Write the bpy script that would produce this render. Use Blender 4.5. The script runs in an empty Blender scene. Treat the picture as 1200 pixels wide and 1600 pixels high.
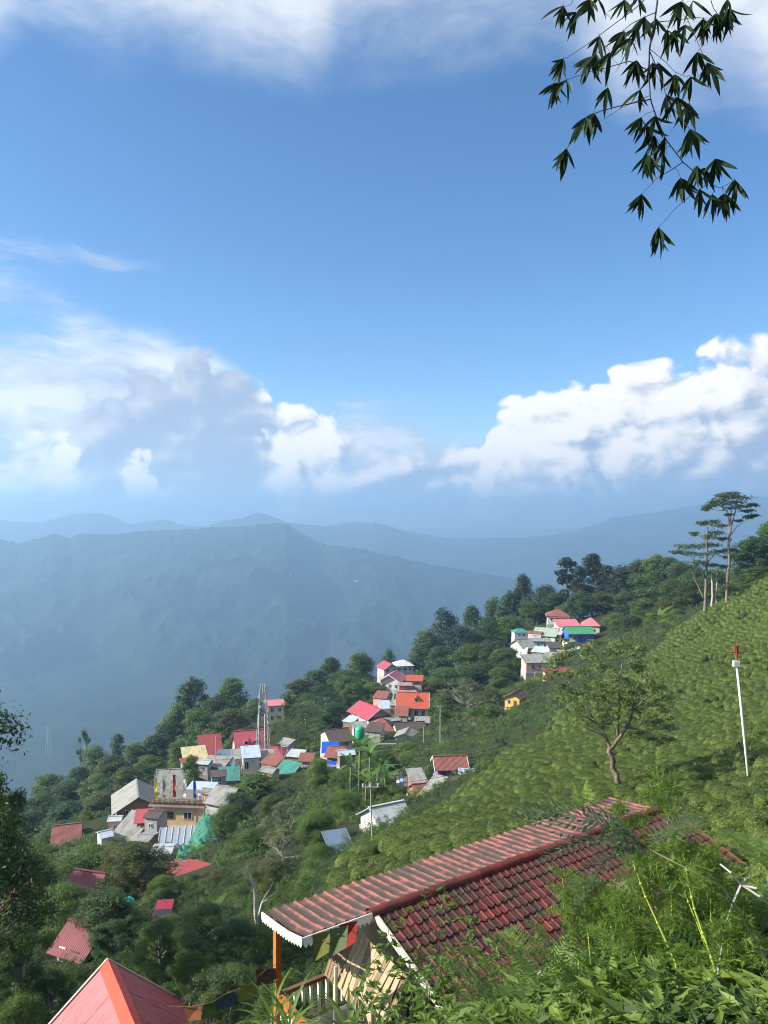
import bpy, bmesh, math, random
import numpy as np
from mathutils import Vector, Matrix, Euler
R = math.radians
random.seed(7); RNG = np.random.default_rng(7)
scene = bpy.context.scene
C = scene.collection

# ---------------------------------------------------------------- camera
cam_d = bpy.data.cameras.new('camera'); cam = bpy.data.objects.new('camera', cam_d); C.objects.link(cam)
cam_d.sensor_fit = 'VERTICAL'; cam_d.sensor_height = 36.0; cam_d.sensor_width = 27.0; cam_d.lens = 27.0
cam_d.clip_start = 0.05; cam_d.clip_end = 60000
cam.location = (0, 0, 0); cam.rotation_euler = (R(90), 0, 0)
scene.camera = cam

# ---------------------------------------------------------------- light, exposure
SUN_AZ, SUN_EL = R(-97), R(31)          # azimuth from the view direction (+Y), negative = left
sun_dir = Vector((math.sin(SUN_AZ)*math.cos(SUN_EL), math.cos(SUN_AZ)*math.cos(SUN_EL), math.sin(SUN_EL)))
sl = bpy.data.lights.new('sun', 'SUN'); sl.energy = 5.0; sl.angle = R(0.55); sl.color = (1.0, 0.93, 0.82)
so = bpy.data.objects.new('sun', sl); C.objects.link(so); so.location = (0, 0, 60)
so.rotation_euler = (-sun_dir).to_track_quat('-Z', 'Y').to_euler()
scene.view_settings.view_transform = 'Standard'; scene.view_settings.look = 'None'
scene.view_settings.exposure = 1.2; scene.view_settings.gamma = 1.0; scene.view_settings.use_curve_mapping = False
cy = scene.cycles
cy.use_denoising = True
try: cy.denoiser = 'OPENIMAGEDENOISE'
except Exception: pass
cy.max_bounces = 5; cy.diffuse_bounces = 2; cy.glossy_bounces = 2; cy.transmission_bounces = 3
cy.transparent_max_bounces = 6; cy.volume_bounces = 0
cy.use_adaptive_sampling = True; cy.adaptive_threshold = 0.02
cy.sample_clamp_indirect = 6
cy.volume_max_steps = 64; cy.filter_width = 1.05; cy.adaptive_threshold = 0.012

# ---------------------------------------------------------------- node expression helper
class E:
    """a socket (or number) with arithmetic, so that node trees can be written as formulas"""
    def __init__(s, t, v): s.t = t; s.v = v
    def put(s, sock):
        if isinstance(s.v, (int, float)): sock.default_value = s.v
        else: s.t.links.new(s.v, sock)
    def m(s, op, *a, clamp=False):
        n = s.t.nodes.new('ShaderNodeMath'); n.operation = op; n.use_clamp = clamp
        for i, q in enumerate((s,) + a):
            if isinstance(q, E): q.put(n.inputs[i])
            else: n.inputs[i].default_value = q
        return E(s.t, n.outputs[0])
    def __add__(s, o): return s.m('ADD', o)
    __radd__ = __add__
    def __mul__(s, o): return s.m('MULTIPLY', o)
    __rmul__ = __mul__
    def __sub__(s, o): return s.m('SUBTRACT', o)
    def __rsub__(s, o): return E(s.t, float(o)).m('SUBTRACT', s)
    def __truediv__(s, o): return s.m('DIVIDE', o)
    def max(s, o): return s.m('MAXIMUM', o)
    def min(s, o): return s.m('MINIMUM', o)
    def sat(s): return s.m('ADD', 0.0, clamp=True)
    def sstep(s, a, b):
        n = s.t.nodes.new('ShaderNodeMapRange'); n.interpolation_type = 'SMOOTHSTEP'
        s.put(n.inputs[0]); n.inputs[1].default_value = a; n.inputs[2].default_value = b
        return E(s.t, n.outputs[0])
def mixc(t, f, a, b):
    n = t.nodes.new('ShaderNodeMix'); n.data_type = 'RGBA'
    if isinstance(f, E): f.put(n.inputs[0])
    else: n.inputs[0].default_value = f
    for k, q in ((6, a), (7, b)):
        if isinstance(q, (tuple, list)): n.inputs[k].default_value = (*q[:3], 1)
        else: t.links.new(q, n.inputs[k])
    return n.outputs[2]

# ---------------------------------------------------------------- world: Nishita sky with clouds
F = 1200.0
def azel(px, py):
    x, z = (px-600)/F, (800-py)/F
    return math.atan2(x, 1), math.atan2(z, math.hypot(x, 1))
world = bpy.data.worlds.new('World'); scene.world = world; world.use_nodes = True
world.cycles.sampling_method = 'MANUAL'; world.cycles.sample_map_resolution = 256
wt = world.node_tree; wt.nodes.clear()
w_out = wt.nodes.new('ShaderNodeOutputWorld'); w_bg = wt.nodes.new('ShaderNodeBackground')
wt.links.new(w_bg.outputs[0], w_out.inputs[0])
sky = wt.nodes.new('ShaderNodeTexSky'); sky.sky_type = 'NISHITA'; sky.sun_disc = False
sky.sun_elevation = SUN_EL; sky.sun_rotation = SUN_AZ; sky.altitude = 1600; sky.air_density = 1.0; sky.dust_density = 0.6; sky.ozone_density = 2.2
SKY_STRENGTH = 0.052
w_bg.inputs[1].default_value = SKY_STRENGTH
tc = wt.nodes.new('ShaderNodeTexCoord')
sep = wt.nodes.new('ShaderNodeSeparateXYZ'); wt.links.new(tc.outputs['Generated'], sep.inputs[0])
def S(v): return E(wt, v)
X, Y, Z = S(sep.outputs[0]), S(sep.outputs[1]), S(sep.outputs[2])
AZ = X.m('ARCTAN2', Y); EL = Z.m('ARCSINE')

# cloud field as a node group: az, el -> density of heaped cloud, depth below its top, density of soft high cloud
cg = bpy.data.node_groups.new('cloud_field', 'ShaderNodeTree')
for nm in ('az', 'el'): cg.interface.new_socket(nm, in_out='INPUT', socket_type='NodeSocketFloat')
for nm in ('heap', 'depth'): cg.interface.new_socket(nm, in_out='OUTPUT', socket_type='NodeSocketFloat')
gi = cg.nodes.new('NodeGroupInput'); go = cg.nodes.new('NodeGroupOutput')
ga, ge = E(cg, gi.outputs[0]), E(cg, gi.outputs[1])
def gnoise(t, a, e, scale, detail, rough, off=0.0, sx=1.0, sy=1.0, kind='noise'):
    cx = t.nodes.new('ShaderNodeCombineXYZ'); (a*sx).put(cx.inputs[0]); (e*sy).put(cx.inputs[1]); cx.inputs[2].default_value = off
    if kind == 'noise':
        n = t.nodes.new('ShaderNodeTexNoise'); n.noise_dimensions = '3D'
    else:
        n = t.nodes.new('ShaderNodeTexVoronoi'); n.voronoi_dimensions = '2D'; n.feature = 'F1'
    n.inputs['Scale'].default_value = scale; n.inputs['Detail'].default_value = detail; n.inputs['Roughness'].default_value = rough
    t.links.new(cx.outputs[0], n.inputs['Vector']); return E(t, n.outputs[0])
A0, A1 = -3.1416, 3.1416
def curve(t, a, pts, lo, hi):
    """a 1-D profile over azimuth (pts: azimuth, value), looked up from a curve"""
    n = t.nodes.new('ShaderNodeFloatCurve'); c = n.mapping.curves[0]
    n.mapping.use_clip = False
    q = [((x-A0)/(A1-A0), (v-lo)/(hi-lo)) for x, v in sorted(pts)]
    c.points[0].location = (0, q[0][1]); c.points[1].location = (1, q[-1][1])
    for p in q: c.points.new(*p)
    for p in c.points: p.handle_type = 'AUTO_CLAMPED'
    n.mapping.update()
    ((a - A0)*(1/(A1-A0))).put(n.inputs['Value'])
    return E(t, n.outputs[0])*(hi-lo) + lo
def prof(pp): return [(azel(x, y)[0], azel(x, y)[1]) for x, y in pp]
def far_prof(seed, lo, hi):      # the same kind of cloud bank goes on round the rest of the horizon
    r = random.Random(seed); out = []
    a = 0.95
    while a < 3.1: out.append((a, r.uniform(lo, hi))); a += r.uniform(.12, .3)
    a = -0.95
    while a > -3.1: out.append((a, r.uniform(lo, hi))); a -= r.uniform(.12, .3)
    return out
TOP = prof([(-500, 600), (-200, 640), (0, 640), (70, 655), (105, 618), (160, 588), (220, 560), (300, 538), (352, 552), (392, 588), (406, 640), (420, 652), (445, 650), (490, 634), (524, 655),
            (545, 682), (600, 670), (660, 648), (712, 655), (735, 690), (748, 684), (765, 650), (790, 622), (850, 606), (900, 590), (1000, 568), (1100, 548), (1200, 532), (1400, 520)]) + far_prof(3, .08, .3)
top = curve(cg, ga + (gnoise(cg, ga, ge, 16, 3, .6, 3.1)-0.5)*0.07, TOP, 0.0, 0.5)
depth = top - ge
wx = gnoise(cg, ga, ge, 7, 2, .55, 3.1); wy = gnoise(cg, ga, ge, 7, 2, .55, 9.7)      # domain warp
a2 = ga + (wx-0.5)*0.10; e2 = ge + (wy-0.5)*0.08
bill = gnoise(cg, a2, e2, 15, 2, .5, 0, 1.0, 1.2, 'voronoi')
fbm = gnoise(cg, a2, e2, 10, 7, .62, 1.7, 1.0, 1.3)
heap = (depth*11.0 + 0.12).min(0.8) + (depth-0.08).max(0.0)*6.0 + (0.42 - bill)*0.6 + (fbm-0.5)*1.35
heap.put(go.inputs[0]); depth.put(go.inputs[1])
def cloud(az, el):
    n = wt.nodes.new('ShaderNodeGroup'); n.node_tree = cg
    az.put(n.inputs[0]); el.put(n.inputs[1]); return S(n.outputs[0]), S(n.outputs[1])
h0, dep = cloud(AZ, EL)
h1, _ = cloud(AZ - 0.015, EL + 0.012)          # a step towards the sun: thinner there = lit side
# how thick the bright crown of the bank is, by azimuth (heaped tops are bright, the rain-heavy mass is grey)
def by_az(lst, ends): return [(azel(x, 700)[0], v) for x, v in lst] + [(-3.1, ends), (-1.2, ends), (1.2, ends), (3.1, ends)]
br = curve(wt, AZ, by_az(((-400, .5), (0, .50), (70, .55), (110, .25), (160, .12), (300, .06), (390, .05), (404, .4), (412, .95), (500, 1.0), (540, .62), (620, .55), (700, .5), (735, .7), (760, 1.0), (900, 1.0), (1050, 1.0), (1150, .85), (1250, .6)), .6), 0.0, 1.0)
th = curve(wt, AZ, by_az(((-400, .2), (0, .2), (300, .2), (400, .12), (520, .12), (560, .05), (700, .045), (745, .11), (850, .125), (1000, .115), (1200, .10)), .15), 0.0, 0.5)
soft_edge = curve(wt, AZ, by_az(((-400, .8), (60, .8), (115, .22), (390, .22), (410, .10), (520, .14), (560, .5), (700, .5), (745, .12), (1000, .14), (1250, .3)), .4), 0.0, 1.0)
a_heap = ((h0 + 0.02)/(soft_edge*0.9 + 0.05)).sstep(0.0, 1.0)
hn = gnoise(wt, AZ, EL, 24, 4, .6, 41.0, 1, 1.2)
def spot(px, py, r, k):                        # sunlit heads standing in front of the grey mass
    a0, e0 = azel(px, py); q = ((AZ - a0)*(F/r)).m('POWER', 2.0) + ((EL - e0)*(F/r)).m('POWER', 2.0)
    return (q + (hn - 0.5)*5.0).sstep(1.0, 0.1)*k
heads = spot(226, 752, 40, .85).max(spot(82, 722, 46, .6)).max(spot(30, 760, 36, .45)).max(spot(730, 785, 46, .4))
lit = ((h0 - h1)*(br*1.15 + 0.55) + br*0.72 - 0.08 - (dep - th).sstep(-0.04, 0.05)*0.72*br.max(0.25) + heads).sstep(-0.1, 0.95)
heap_col = mixc(wt, lit, (3.7, 4.6, 6.2), (10.6, 10.2, 9.7))
# soft sheet of high cloud overhead with a ragged lower edge, and wisps
vx = gnoise(wt, AZ, EL, 4, 3, .55, 13.1)
SOFTB = prof([(-600, 170), (-200, 130), (0, 135), (70, 70), (110, 90), (180, 120), (300, 150), (400, 165), (470, 185), (540, 140), (640, 122), (760, 115), (860, 110), (920, 160), (1000, 215), (1100, 190), (1200, 225), (1350, 230), (1700, 160)]) + [(-3.1, .6), (-2.2, .75), (-1.5, .55), (-1.1, .6), (1.2, .5), (1.8, .7), (2.5, .55), (3.1, .6)]
sb = curve(wt, AZ + (vx-0.5)*0.08, SOFTB, 0.0, 0.9)
sn = gnoise(wt, AZ, EL + (vx-0.5)*0.12, 5.0, 6, .58, 5.5, .8, 2.0)
s0 = ((EL - sb)*6.5).min(0.75) + (sn-0.5)*1.25
wisp = ((gnoise(wt, AZ, EL + (vx-0.5)*0.10, 6, 6, .62, 8.3, .8, 3.2) - 0.47)*3.6)*((EL - 0.26).m('ABSOLUTE')).sstep(0.11, 0.02)*(AZ.sstep(-0.22, -0.40) + (AZ + 0.02).m('ABSOLUTE').sstep(0.12, 0.03)*EL.sstep(0.18, 0.13)*1.0)
a_soft = (s0.sstep(-0.05, 0.9)*0.95).max(wisp.sstep(0.0, 0.8)*0.8)
soft_col = mixc(wt, s0.sstep(0.0, 0.95), (5.0, 6.0, 7.6), (8.6, 8.9, 9.2))
# pale veil of cloud behind the heaps
VEIL = prof([(-500, 470), (-100, 470), (0, 472), (100, 480), (200, 486), (290, 500), (345, 540), (410, 588), (500, 598), (580, 602), (650, 606), (690, 640), (760, 650), (800, 615), (1000, 575), (1200, 540), (1400, 520)]) + far_prof(8, .1, .32)
vt = curve(wt, AZ + (vx-0.5)*0.06, VEIL, 0.0, 0.5)
vn = gnoise(wt, AZ, EL + (vx-0.5)*0.10, 7, 6, .6, 15.5, .7, 2.6)
a_veil = ((vt - EL)*13.0 + (vn-0.5)*1.9).sstep(0.0, 0.9)*0.9
veil_col = mixc(wt, vn.sstep(.36, .66), (4.4, 5.4, 7.0), (8.6, 8.9, 9.2))
# the sky texture, pulled a little towards the photograph's clear mid blue
hsv = wt.nodes.new('ShaderNodeHueSaturation'); hsv.inputs['Saturation'].default_value = 1.2; hsv.inputs['Value'].default_value = 1.66
wt.links.new(sky.outputs[0], hsv.inputs['Color'])
c1 = mixc(wt, a_soft, hsv.outputs[0], soft_col)
c2 = mixc(wt, a_heap, mixc(wt, a_veil, c1, veil_col), heap_col)
wt.links.new(c2, w_bg.inputs[0])

# ================================================================ helpers
def P(px, py, d):
    """the point seen at photo pixel (px, py) at d metres in front of the camera"""
    return Vector(((px-600)/F*d, d, (800-py)/F*d))
def link(o, parent=None):
    C.objects.link(o)
    if parent is not None: o.parent = parent
    return o
def tag(o, label=None, cat=None, group=None, kind=None):
    if label: o['label'] = label
    if cat: o['category'] = cat
    if group: o['group'] = group
    if kind: o['kind'] = kind
    return o
def empty(name, loc=(0, 0, 0), rz=0.0, scale=1.0):
    o = bpy.data.objects.new(name, None); o.empty_display_size = 0.3
    o.location = loc; o.rotation_euler = (0, 0, rz); o.scale = (scale,)*3 if isinstance(scale, (int, float)) else scale
    return link(o)
def np_mesh(name, V, faces, var=None, smooth=False, mats=(), mi=None):
    """mesh from numpy: V (n,3); faces: list of index arrays each (m,k) with constant k"""
    me = bpy.data.meshes.new(name)
    V = np.asarray(V, np.float32); me.vertices.add(len(V)); me.vertices.foreach_set('co', V.ravel())
    if not isinstance(faces, list): faces = [faces]
    faces = [np.asarray(f, np.int32) for f in faces if len(f)]
    nl = sum(f.size for f in faces); nf = sum(len(f) for f in faces)
    me.loops.add(nl); me.polygons.add(nf)
    me.loops.foreach_set('vertex_index', np.concatenate([f.ravel() for f in faces]))
    tot = np.concatenate([np.full(len(f), f.shape[1], np.int32) for f in faces])
    me.polygons.foreach_set('loop_start', np.concatenate([[0], np.cumsum(tot)[:-1]]).astype(np.int32))
    me.polygons.foreach_set('loop_total', tot)
    if mi is not None: me.polygons.foreach_set('material_index', np.asarray(mi, np.int32))
    me.polygons.foreach_set('use_smooth', np.full(nf, bool(smooth)))
    for m in mats: me.materials.append(m)
    if var is not None:
        at = me.attributes.new('var', 'FLOAT', 'POINT'); at.data.foreach_set('value', np.asarray(var, np.float32))
    me.update(calc_edges=True)
    return me
def obj(name, me, parent=None, mat=None, loc=None, rot=None):
    o = bpy.data.objects.new(name, me)
    if mat is not None:
        me.materials.clear(); me.materials.append(mat)
    if loc is not None: o.location = loc
    if rot is not None: o.rotation_euler = rot
    return link(o, parent)
class MB:
    """collects boxes, bars, tubes and prisms into ONE mesh"""
    def __init__(s): s.v = []; s.f = []; s.sm = False
    def add(s, vs, fs):
        b = len(s.v); s.v += [tuple(q) for q in vs]; s.f += [tuple(b+i for i in f) for f in fs]; return s
    def box(s, x0, x1, y0, y1, z0, z1):
        return s.add([(x0,y0,z0),(x1,y0,z0),(x1,y1,z0),(x0,y1,z0),(x0,y0,z1),(x1,y0,z1),(x1,y1,z1),(x0,y1,z1)],
                     [(0,3,2,1),(4,5,6,7),(0,1,5,4),(1,2,6,5),(2,3,7,6),(3,0,4,7)])
    def bar(s, a, b, w, h=None):
        """square bar from a to b"""
        a, b = Vector(a), Vector(b); h = h or w; d = (b-a).normalized()
        u = d.cross((0, 0, 1)); u = u.normalized() if u.length > 1e-4 else Vector((1, 0, 0)); v = u.cross(d)
        q = [(-w/2, -h/2), (w/2, -h/2), (w/2, h/2), (-w/2, h/2)]
        return s.add([a+u*i+v*j for i, j in q]+[b+u*i+v*j for i, j in q], [(3,2,1,0),(4,5,6,7),(0,1,5,4),(1,2,6,5),(2,3,7,6),(3,0,4,7)])
    def slab(s, p, t):
        """quad p (4 points, counter-clockwise seen from outside) with thickness t below"""
        p = [Vector(q) for q in p]; n = (p[1]-p[0]).cross(p[3]-p[0]).normalized()
        return s.add(p+[q-n*t for q in p], [(0,1,2,3),(7,6,5,4),(0,4,5,1),(1,5,6,2),(2,6,7,3),(3,7,4,0)])
    def tube(s, pts, radii, n=6, cap=True):
        pts = [Vector(p) for p in pts]
        if isinstance(radii, (int, float)): radii = [radii]*len(pts)
        b = len(s.v); u0 = None
        for i, p in enumerate(pts):
            d = (pts[min(i+1, len(pts)-1)] - pts[max(i-1, 0)]).normalized()
            u = d.cross((0.31, 0.17, 0.93)) if u0 is None else u0 - d*u0.dot(d)
            u = u.normalized() if u.length > 1e-5 else Vector((1, 0, 0)); u0 = u; v = d.cross(u)
            for k in range(n):
                a = 2*math.pi*k/n; s.v.append(tuple(p + (u*math.cos(a)+v*math.sin(a))*radii[i]))
        for i in range(len(pts)-1):
            for k in range(n):
                k2 = (k+1) % n; s.f.append((b+i*n+k, b+i*n+k2, b+(i+1)*n+k2, b+(i+1)*n+k))
        if cap: s.f.append(tuple(b+k for k in range(n))[::-1]); s.f.append(tuple(b+(len(pts)-1)*n+k for k in range(n)))
        return s
    def mesh(s, name, mat=None, smooth=False):
        me = bpy.data.meshes.new(name); me.from_pydata(s.v, [], s.f)
        if mat: me.materials.append(mat)
        if smooth: me.polygons.foreach_set('use_smooth', np.full(len(s.f), True))
        me.update(); return me
    def build(s, name, mat, parent=None, smooth=False, loc=None, rot=None):
        return obj(name, s.mesh(name, mat, smooth), parent, None, loc, rot)
def copy_tree(o, parent=None):
    c = o.copy(); C.objects.link(c)
    if parent is not None: c.parent = parent
    for ch in o.children: copy_tree(ch, c)
    return c

# ---------------------------------------------------------------- value noise for shapes
def vnoise2(x, y, seed=0):
    xi, yi = np.floor(x).astype(np.int64), np.floor(y).astype(np.int64)
    fx, fy = x-xi, y-yi; fx, fy = fx*fx*(3-2*fx), fy*fy*(3-2*fy)
    def h(i, j):
        n = (i*374761393 + j*668265263 + seed*974634777) & 0xffffffff
        n = ((n ^ (n >> 13))*1274126177) & 0xffffffff
        return ((n ^ (n >> 16)) & 0xffff)/65535.0
    return (h(xi, yi)*(1-fx)+h(xi+1, yi)*fx)*(1-fy)+(h(xi, yi+1)*(1-fx)+h(xi+1, yi+1)*fx)*fy
def fbm2(x, y, octv=4, seed=0, gain=.5):
    x = np.asarray(x, float); y = np.asarray(y, float); t = 0; a = 1; n = 0
    for k in range(octv):
        t = t + a*vnoise2(x*2**k, y*2**k, seed+k); n += a; a *= gain
    return t/n

# ---------------------------------------------------------------- materials
MAT = {}
def new_mat(name):
    m = bpy.data.materials.new(name); m.use_nodes = True; t = m.node_tree; t.nodes.clear()
    o = t.nodes.new('ShaderNodeOutputMaterial'); return m, t, o
def tex(t, kind, scale, vec=None, **kw):
    n = t.nodes.new(kind); n.inputs['Scale'].default_value = scale
    for k, v in kw.items(): n.inputs[k].default_value = v
    if vec is not None: t.links.new(vec, n.inputs['Vector'])
    return n
def ramp(t, src, stops):
    n = t.nodes.new('ShaderNodeValToRGB'); el = n.color_ramp.elements
    while len(el) < len(stops): el.new(0.5)
    for e, (p, c) in zip(el, stops): e.position = p; e.color = (*c, 1)
    t.links.new(src, n.inputs[0]); return n.outputs[0]
def shade(c, k): return tuple(min(1, q*k) for q in c)
def m_plain(name, col, rough=.7, wear=.25, scale=2.0, spec=.3, metal=0.0, dirt=None, bump=0.0, coords='Object'):
    """painted / plastered / wooden surface: base colour broken by soft stains and fine grain"""
    if name in MAT: return MAT[name]
    m, t, o = new_mat(name); b = t.nodes.new('ShaderNodeBsdfPrincipled'); t.links.new(b.outputs[0], o.inputs[0])
    co = t.nodes.new('ShaderNodeTexCoord').outputs[coords]
    n1 = tex(t, 'ShaderNodeTexNoise', scale, co, Detail=6, Roughness=.65)
    n2 = tex(t, 'ShaderNodeTexNoise', scale*9, co, Detail=3)
    d = dirt or shade(col, .45)
    f = E(t, n1.outputs[0]).sstep(.48, .78)*wear*1.6 + (E(t, n2.outputs[0])-.5)*wear*.7
    c = mixc(t, f.sat(), tuple(col), tuple(d)); t.links.new(c, b.inputs['Base Color'])
    b.inputs['Roughness'].default_value = rough; b.inputs['Specular IOR Level'].default_value = spec; b.inputs['Metallic'].default_value = metal
    if bump:
        bp = t.nodes.new('ShaderNodeBump'); bp.inputs['Strength'].default_value = bump; bp.inputs['Distance'].default_value = .02
        t.links.new(n2.outputs[0], bp.inputs['Height']); t.links.new(bp.outputs[0], b.inputs['Normal'])
    MAT[name] = m; return m
def m_leaf(name, c0, c1, c2=None, trans=.35, rough=.55, hue_obj=.25, spec=.35):
    """foliage: colour runs c0..c1 over leaves ('var') and a little over whole plants; light comes through"""
    if name in MAT: return MAT[name]
    m, t, o = new_mat(name)
    at = t.nodes.new('ShaderNodeAttribute'); at.attribute_name = 'var'
    oi = t.nodes.new('ShaderNodeObjectInfo')
    f = (E(t, at.outputs['Fac'])*(1-hue_obj) + E(t, oi.outputs['Random'])*hue_obj)
    stops = [(0.0, c0), (1.0, c1)] if c2 is None else [(0.0, c0), (.72, c1), (1.0, c2)]
    col = ramp(t, f.v, stops)
    b = t.nodes.new('ShaderNodeBsdfPrincipled'); t.links.new(col, b.inputs['Base Color'])
    b.inputs['Roughness'].default_value = rough; b.inputs['Specular IOR Level'].default_value = spec
    tr = t.nodes.new('ShaderNodeBsdfTranslucent')
    t.links.new(mixc(t, .35, col, shade(c1, 2.0)), tr.inputs[0])
    mx = t.nodes.new('ShaderNodeMixShader'); mx.inputs[0].default_value = trans
    t.links.new(b.outputs[0], mx.inputs[1]); t.links.new(tr.outputs[0], mx.inputs[2]); t.links.new(mx.outputs[0], o.inputs[0])
    MAT[name] = m; return m
def m_bark(name, c0, c1, scale=6):
    if name in MAT: return MAT[name]
    m, t, o = new_mat(name); b = t.nodes.new('ShaderNodeBsdfPrincipled'); t.links.new(b.outputs[0], o.inputs[0])
    co = t.nodes.new('ShaderNodeTexCoord').outputs['Object']
    mp = t.nodes.new('ShaderNodeMapping'); mp.inputs['Scale'].default_value = (1, 1, .25); t.links.new(co, mp.inputs[0])
    n = tex(t, 'ShaderNodeTexNoise', scale, mp.outputs[0], Detail=6, Roughness=.7)
    t.links.new(ramp(t, n.outputs[0], [(.35, c0), (.65, c1)]), b.inputs['Base Color']); b.inputs['Roughness'].default_value = .9
    bp = t.nodes.new('ShaderNodeBump'); bp.inputs['Strength'].default_value = .5; bp.inputs['Distance'].default_value = .03
    t.links.new(n.outputs[0], bp.inputs['Height']); t.links.new(bp.outputs[0], b.inputs['Normal'])
    MAT[name] = m; return m
def m_sheet(name, col, rust=None, wear=.3, axis='X', pitch=.15, rough=.5, metal=.0):
    """corrugated roofing sheet: waves in the relief (for roofs too far off for the waves to be built), stains down the slope"""
    if name in MAT: return MAT[name]
    m, t, o = new_mat(name); b = t.nodes.new('ShaderNodeBsdfPrincipled'); t.links.new(b.outputs[0], o.inputs[0])
    co = t.nodes.new('ShaderNodeTexCoord').outputs['Object']
    mp = t.nodes.new('ShaderNodeMapping'); mp.inputs['Scale'].default_value = (1.6, .35, .35) if axis == 'X' else (.35, 1.6, .35); t.links.new(co, mp.inputs[0])
    n = tex(t, 'ShaderNodeTexNoise', 1.3, mp.outputs[0], Detail=6, Roughness=.7)
    n2 = tex(t, 'ShaderNodeTexNoise', 6, co, Detail=3)
    f = (E(t, n.outputs[0]).sstep(.42, .75)*wear*1.8 + (E(t, n2.outputs[0])-.5)*wear).sat()
    t.links.new(mixc(t, f, tuple(col), tuple(rust or shade(col, .4))), b.inputs['Base Color'])
    b.inputs['Roughness'].default_value = rough; b.inputs['Metallic'].default_value = metal
    w = t.nodes.new('ShaderNodeTexWave'); w.bands_direction = axis; w.inputs['Scale'].default_value = .314/pitch; t.links.new(co, w.inputs['Vector'])
    bp = t.nodes.new('ShaderNodeBump'); bp.inputs['Strength'].default_value = .6; bp.inputs['Distance'].default_value = .04
    t.links.new(w.outputs[0], bp.inputs['Height']); t.links.new(bp.outputs[0], b.inputs['Normal'])
    MAT[name] = m; return m

# ================================================================ the ground
CTRL = [  # photo x, photo y, metres: where the ground is seen (or lies hidden under plants)
 # bank below the camera
 (1000,1550,5.0),(1250,1510,5.2),(860,1600,6.2),(700,1670,8),(1400,1450,8),(500,1900,9),(920,1560,8.0),(1080,1500,7.2),(1200,1450,10),(1500,1380,12),(760,1640,11),(300,1850,14),(100,1900,16),(-200,1900,14),
 # by the tiled house
 (600,1640,19),(760,1590,20),(960,1500,22),(1150,1430,24),(480,1660,20),(420,1600,24),(700,1470,27),(900,1390,29),(560,1480,30),(1200,1390,20),
 # tea slope
 (967,1238,40),(1172,1238,36),(1200,1345,24),(1120,1330,28),(850,1190,60),(750,1245,58),(560,1340,40),(640,1300,49),(710,1262,57),(1050,1200,50),
 (1000,1130,80),(1150,1085,78),(1250,1100,60),(1350,1050,70),(1200,1010,100),(1300,930,110),(1104,957,150),(1136,947,148),(1200,908,145),(1320,840,150),(1050,1000,150),(960,1062,118),(900,1105,98),(800,1172,82),
 (1100,1005,125),(1180,960,125),
 # the village bench
 (700,1228,95),(740,1225,90),(610,1292,66),(540,1325,58),(500,1370,52),(640,1170,140),(740,1160,125),(700,1165,135),(560,1215,120),(600,1240,100),
 (530,1195,145),(450,1200,150),(400,1210,145),(330,1222,140),(270,1318,120),(190,1320,120),(310,1365,88),(240,1350,105),(400,1280,100),(450,1320,75),(360,1330,85),
 (570,1135,185),(640,1125,190),(610,1085,215),(630,1050,250),(430,1140,200),(480,1160,190),
 (810,1108,165),(780,1120,160),(910,1008,240),(830,1032,232),(870,980,265),(850,1060,200),
 (920,965,290),(1000,965,250),(820,975,300),(700,1060,260),(720,1095,220),(760,1060,240),(1060,960,190),(1180,930,185),
 # falling away to the left
 (100,1340,105),(20,1410,80),(150,1420,70),(230,1440,58),(100,1490,52),(0,1500,50),(200,1530,40),(330,1480,45),(320,1580,30),(170,1720,27),(-100,1500,45),(420,1460,38),(0,1700,30),(60,1600,36),
 (60,1300,150),(150,1270,170),(200,1225,220),(120,1240,230),(300,1165,250),(420,1125,260),(500,1100,250),(360,1150,220),(250,1220,180),(60,1275,210),(-100,1330,150),(-150,1320,210),
]
RAW = [  # x, y, z: the hidden sides of the hill
 (0,0,-1.65),(-3,-6,-1.4),(4,-6,-.4),(10,-20,2),(-12,-20,-3),(-12,2,-7),(12,2,1.2),(30,5,8),(-30,10,-17),(40,30,4),(60,60,2),(100,100,12),(130,160,14),(-60,40,-38),(-90,80,-60),(-40,-20,-16),(40,-20,12),(-60,0,-34),
 (-150,200,-125),(-120,150,-95),(-200,300,-190),(-100,320,-140),(-20,300,-95),(40,330,-85),(100,340,-60),(140,260,-12),(160,330,-50),(-60,420,-220),(60,430,-190),(160,430,-150),(250,300,20),(250,420,-100),(-260,150,-180),(-180,60,-110),(230,160,45),(200,60,35),(150,0,30),(-150,-20,-70)]
cp = [tuple(P(*c)) for c in CTRL] + RAW
CP = np.array(cp); _s = 60.0
def _phi(r2): return np.sqrt(r2 + 4.0)
_n = len(CP); _d2 = ((CP[:, None, :2]-CP[None, :, :2])**2).sum(-1)
_A = np.zeros((_n+3, _n+3)); _A[:_n, :_n] = -_phi(_d2) + np.eye(_n)*1.2; _A[:_n, _n] = 1; _A[:_n, _n+1] = CP[:, 0]; _A[:_n, _n+2] = CP[:, 1]
_A[_n:, :_n] = _A[:_n, _n:].T
_w = np.linalg.solve(_A, np.concatenate([CP[:, 2], [0, 0, 0]]))
def G(x, y):
    """height of the ground"""
    x = np.atleast_1d(np.asarray(x, float)); y = np.atleast_1d(np.asarray(y, float)); sh = x.shape; x = x.ravel(); y = y.ravel()
    out = np.empty(len(x))
    for i in range(0, len(x), 20000):
        a, b = x[i:i+20000], y[i:i+20000]
        r2 = (a[:, None]-CP[None, :, 0])**2 + (b[:, None]-CP[None, :, 1])**2
        out[i:i+20000] = -_phi(r2) @ _w[:_n] + _w[_n] + _w[_n+1]*a + _w[_n+2]*b
    return out.reshape(sh)
def g1(x, y): return float(G(x, y)[0])
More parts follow.
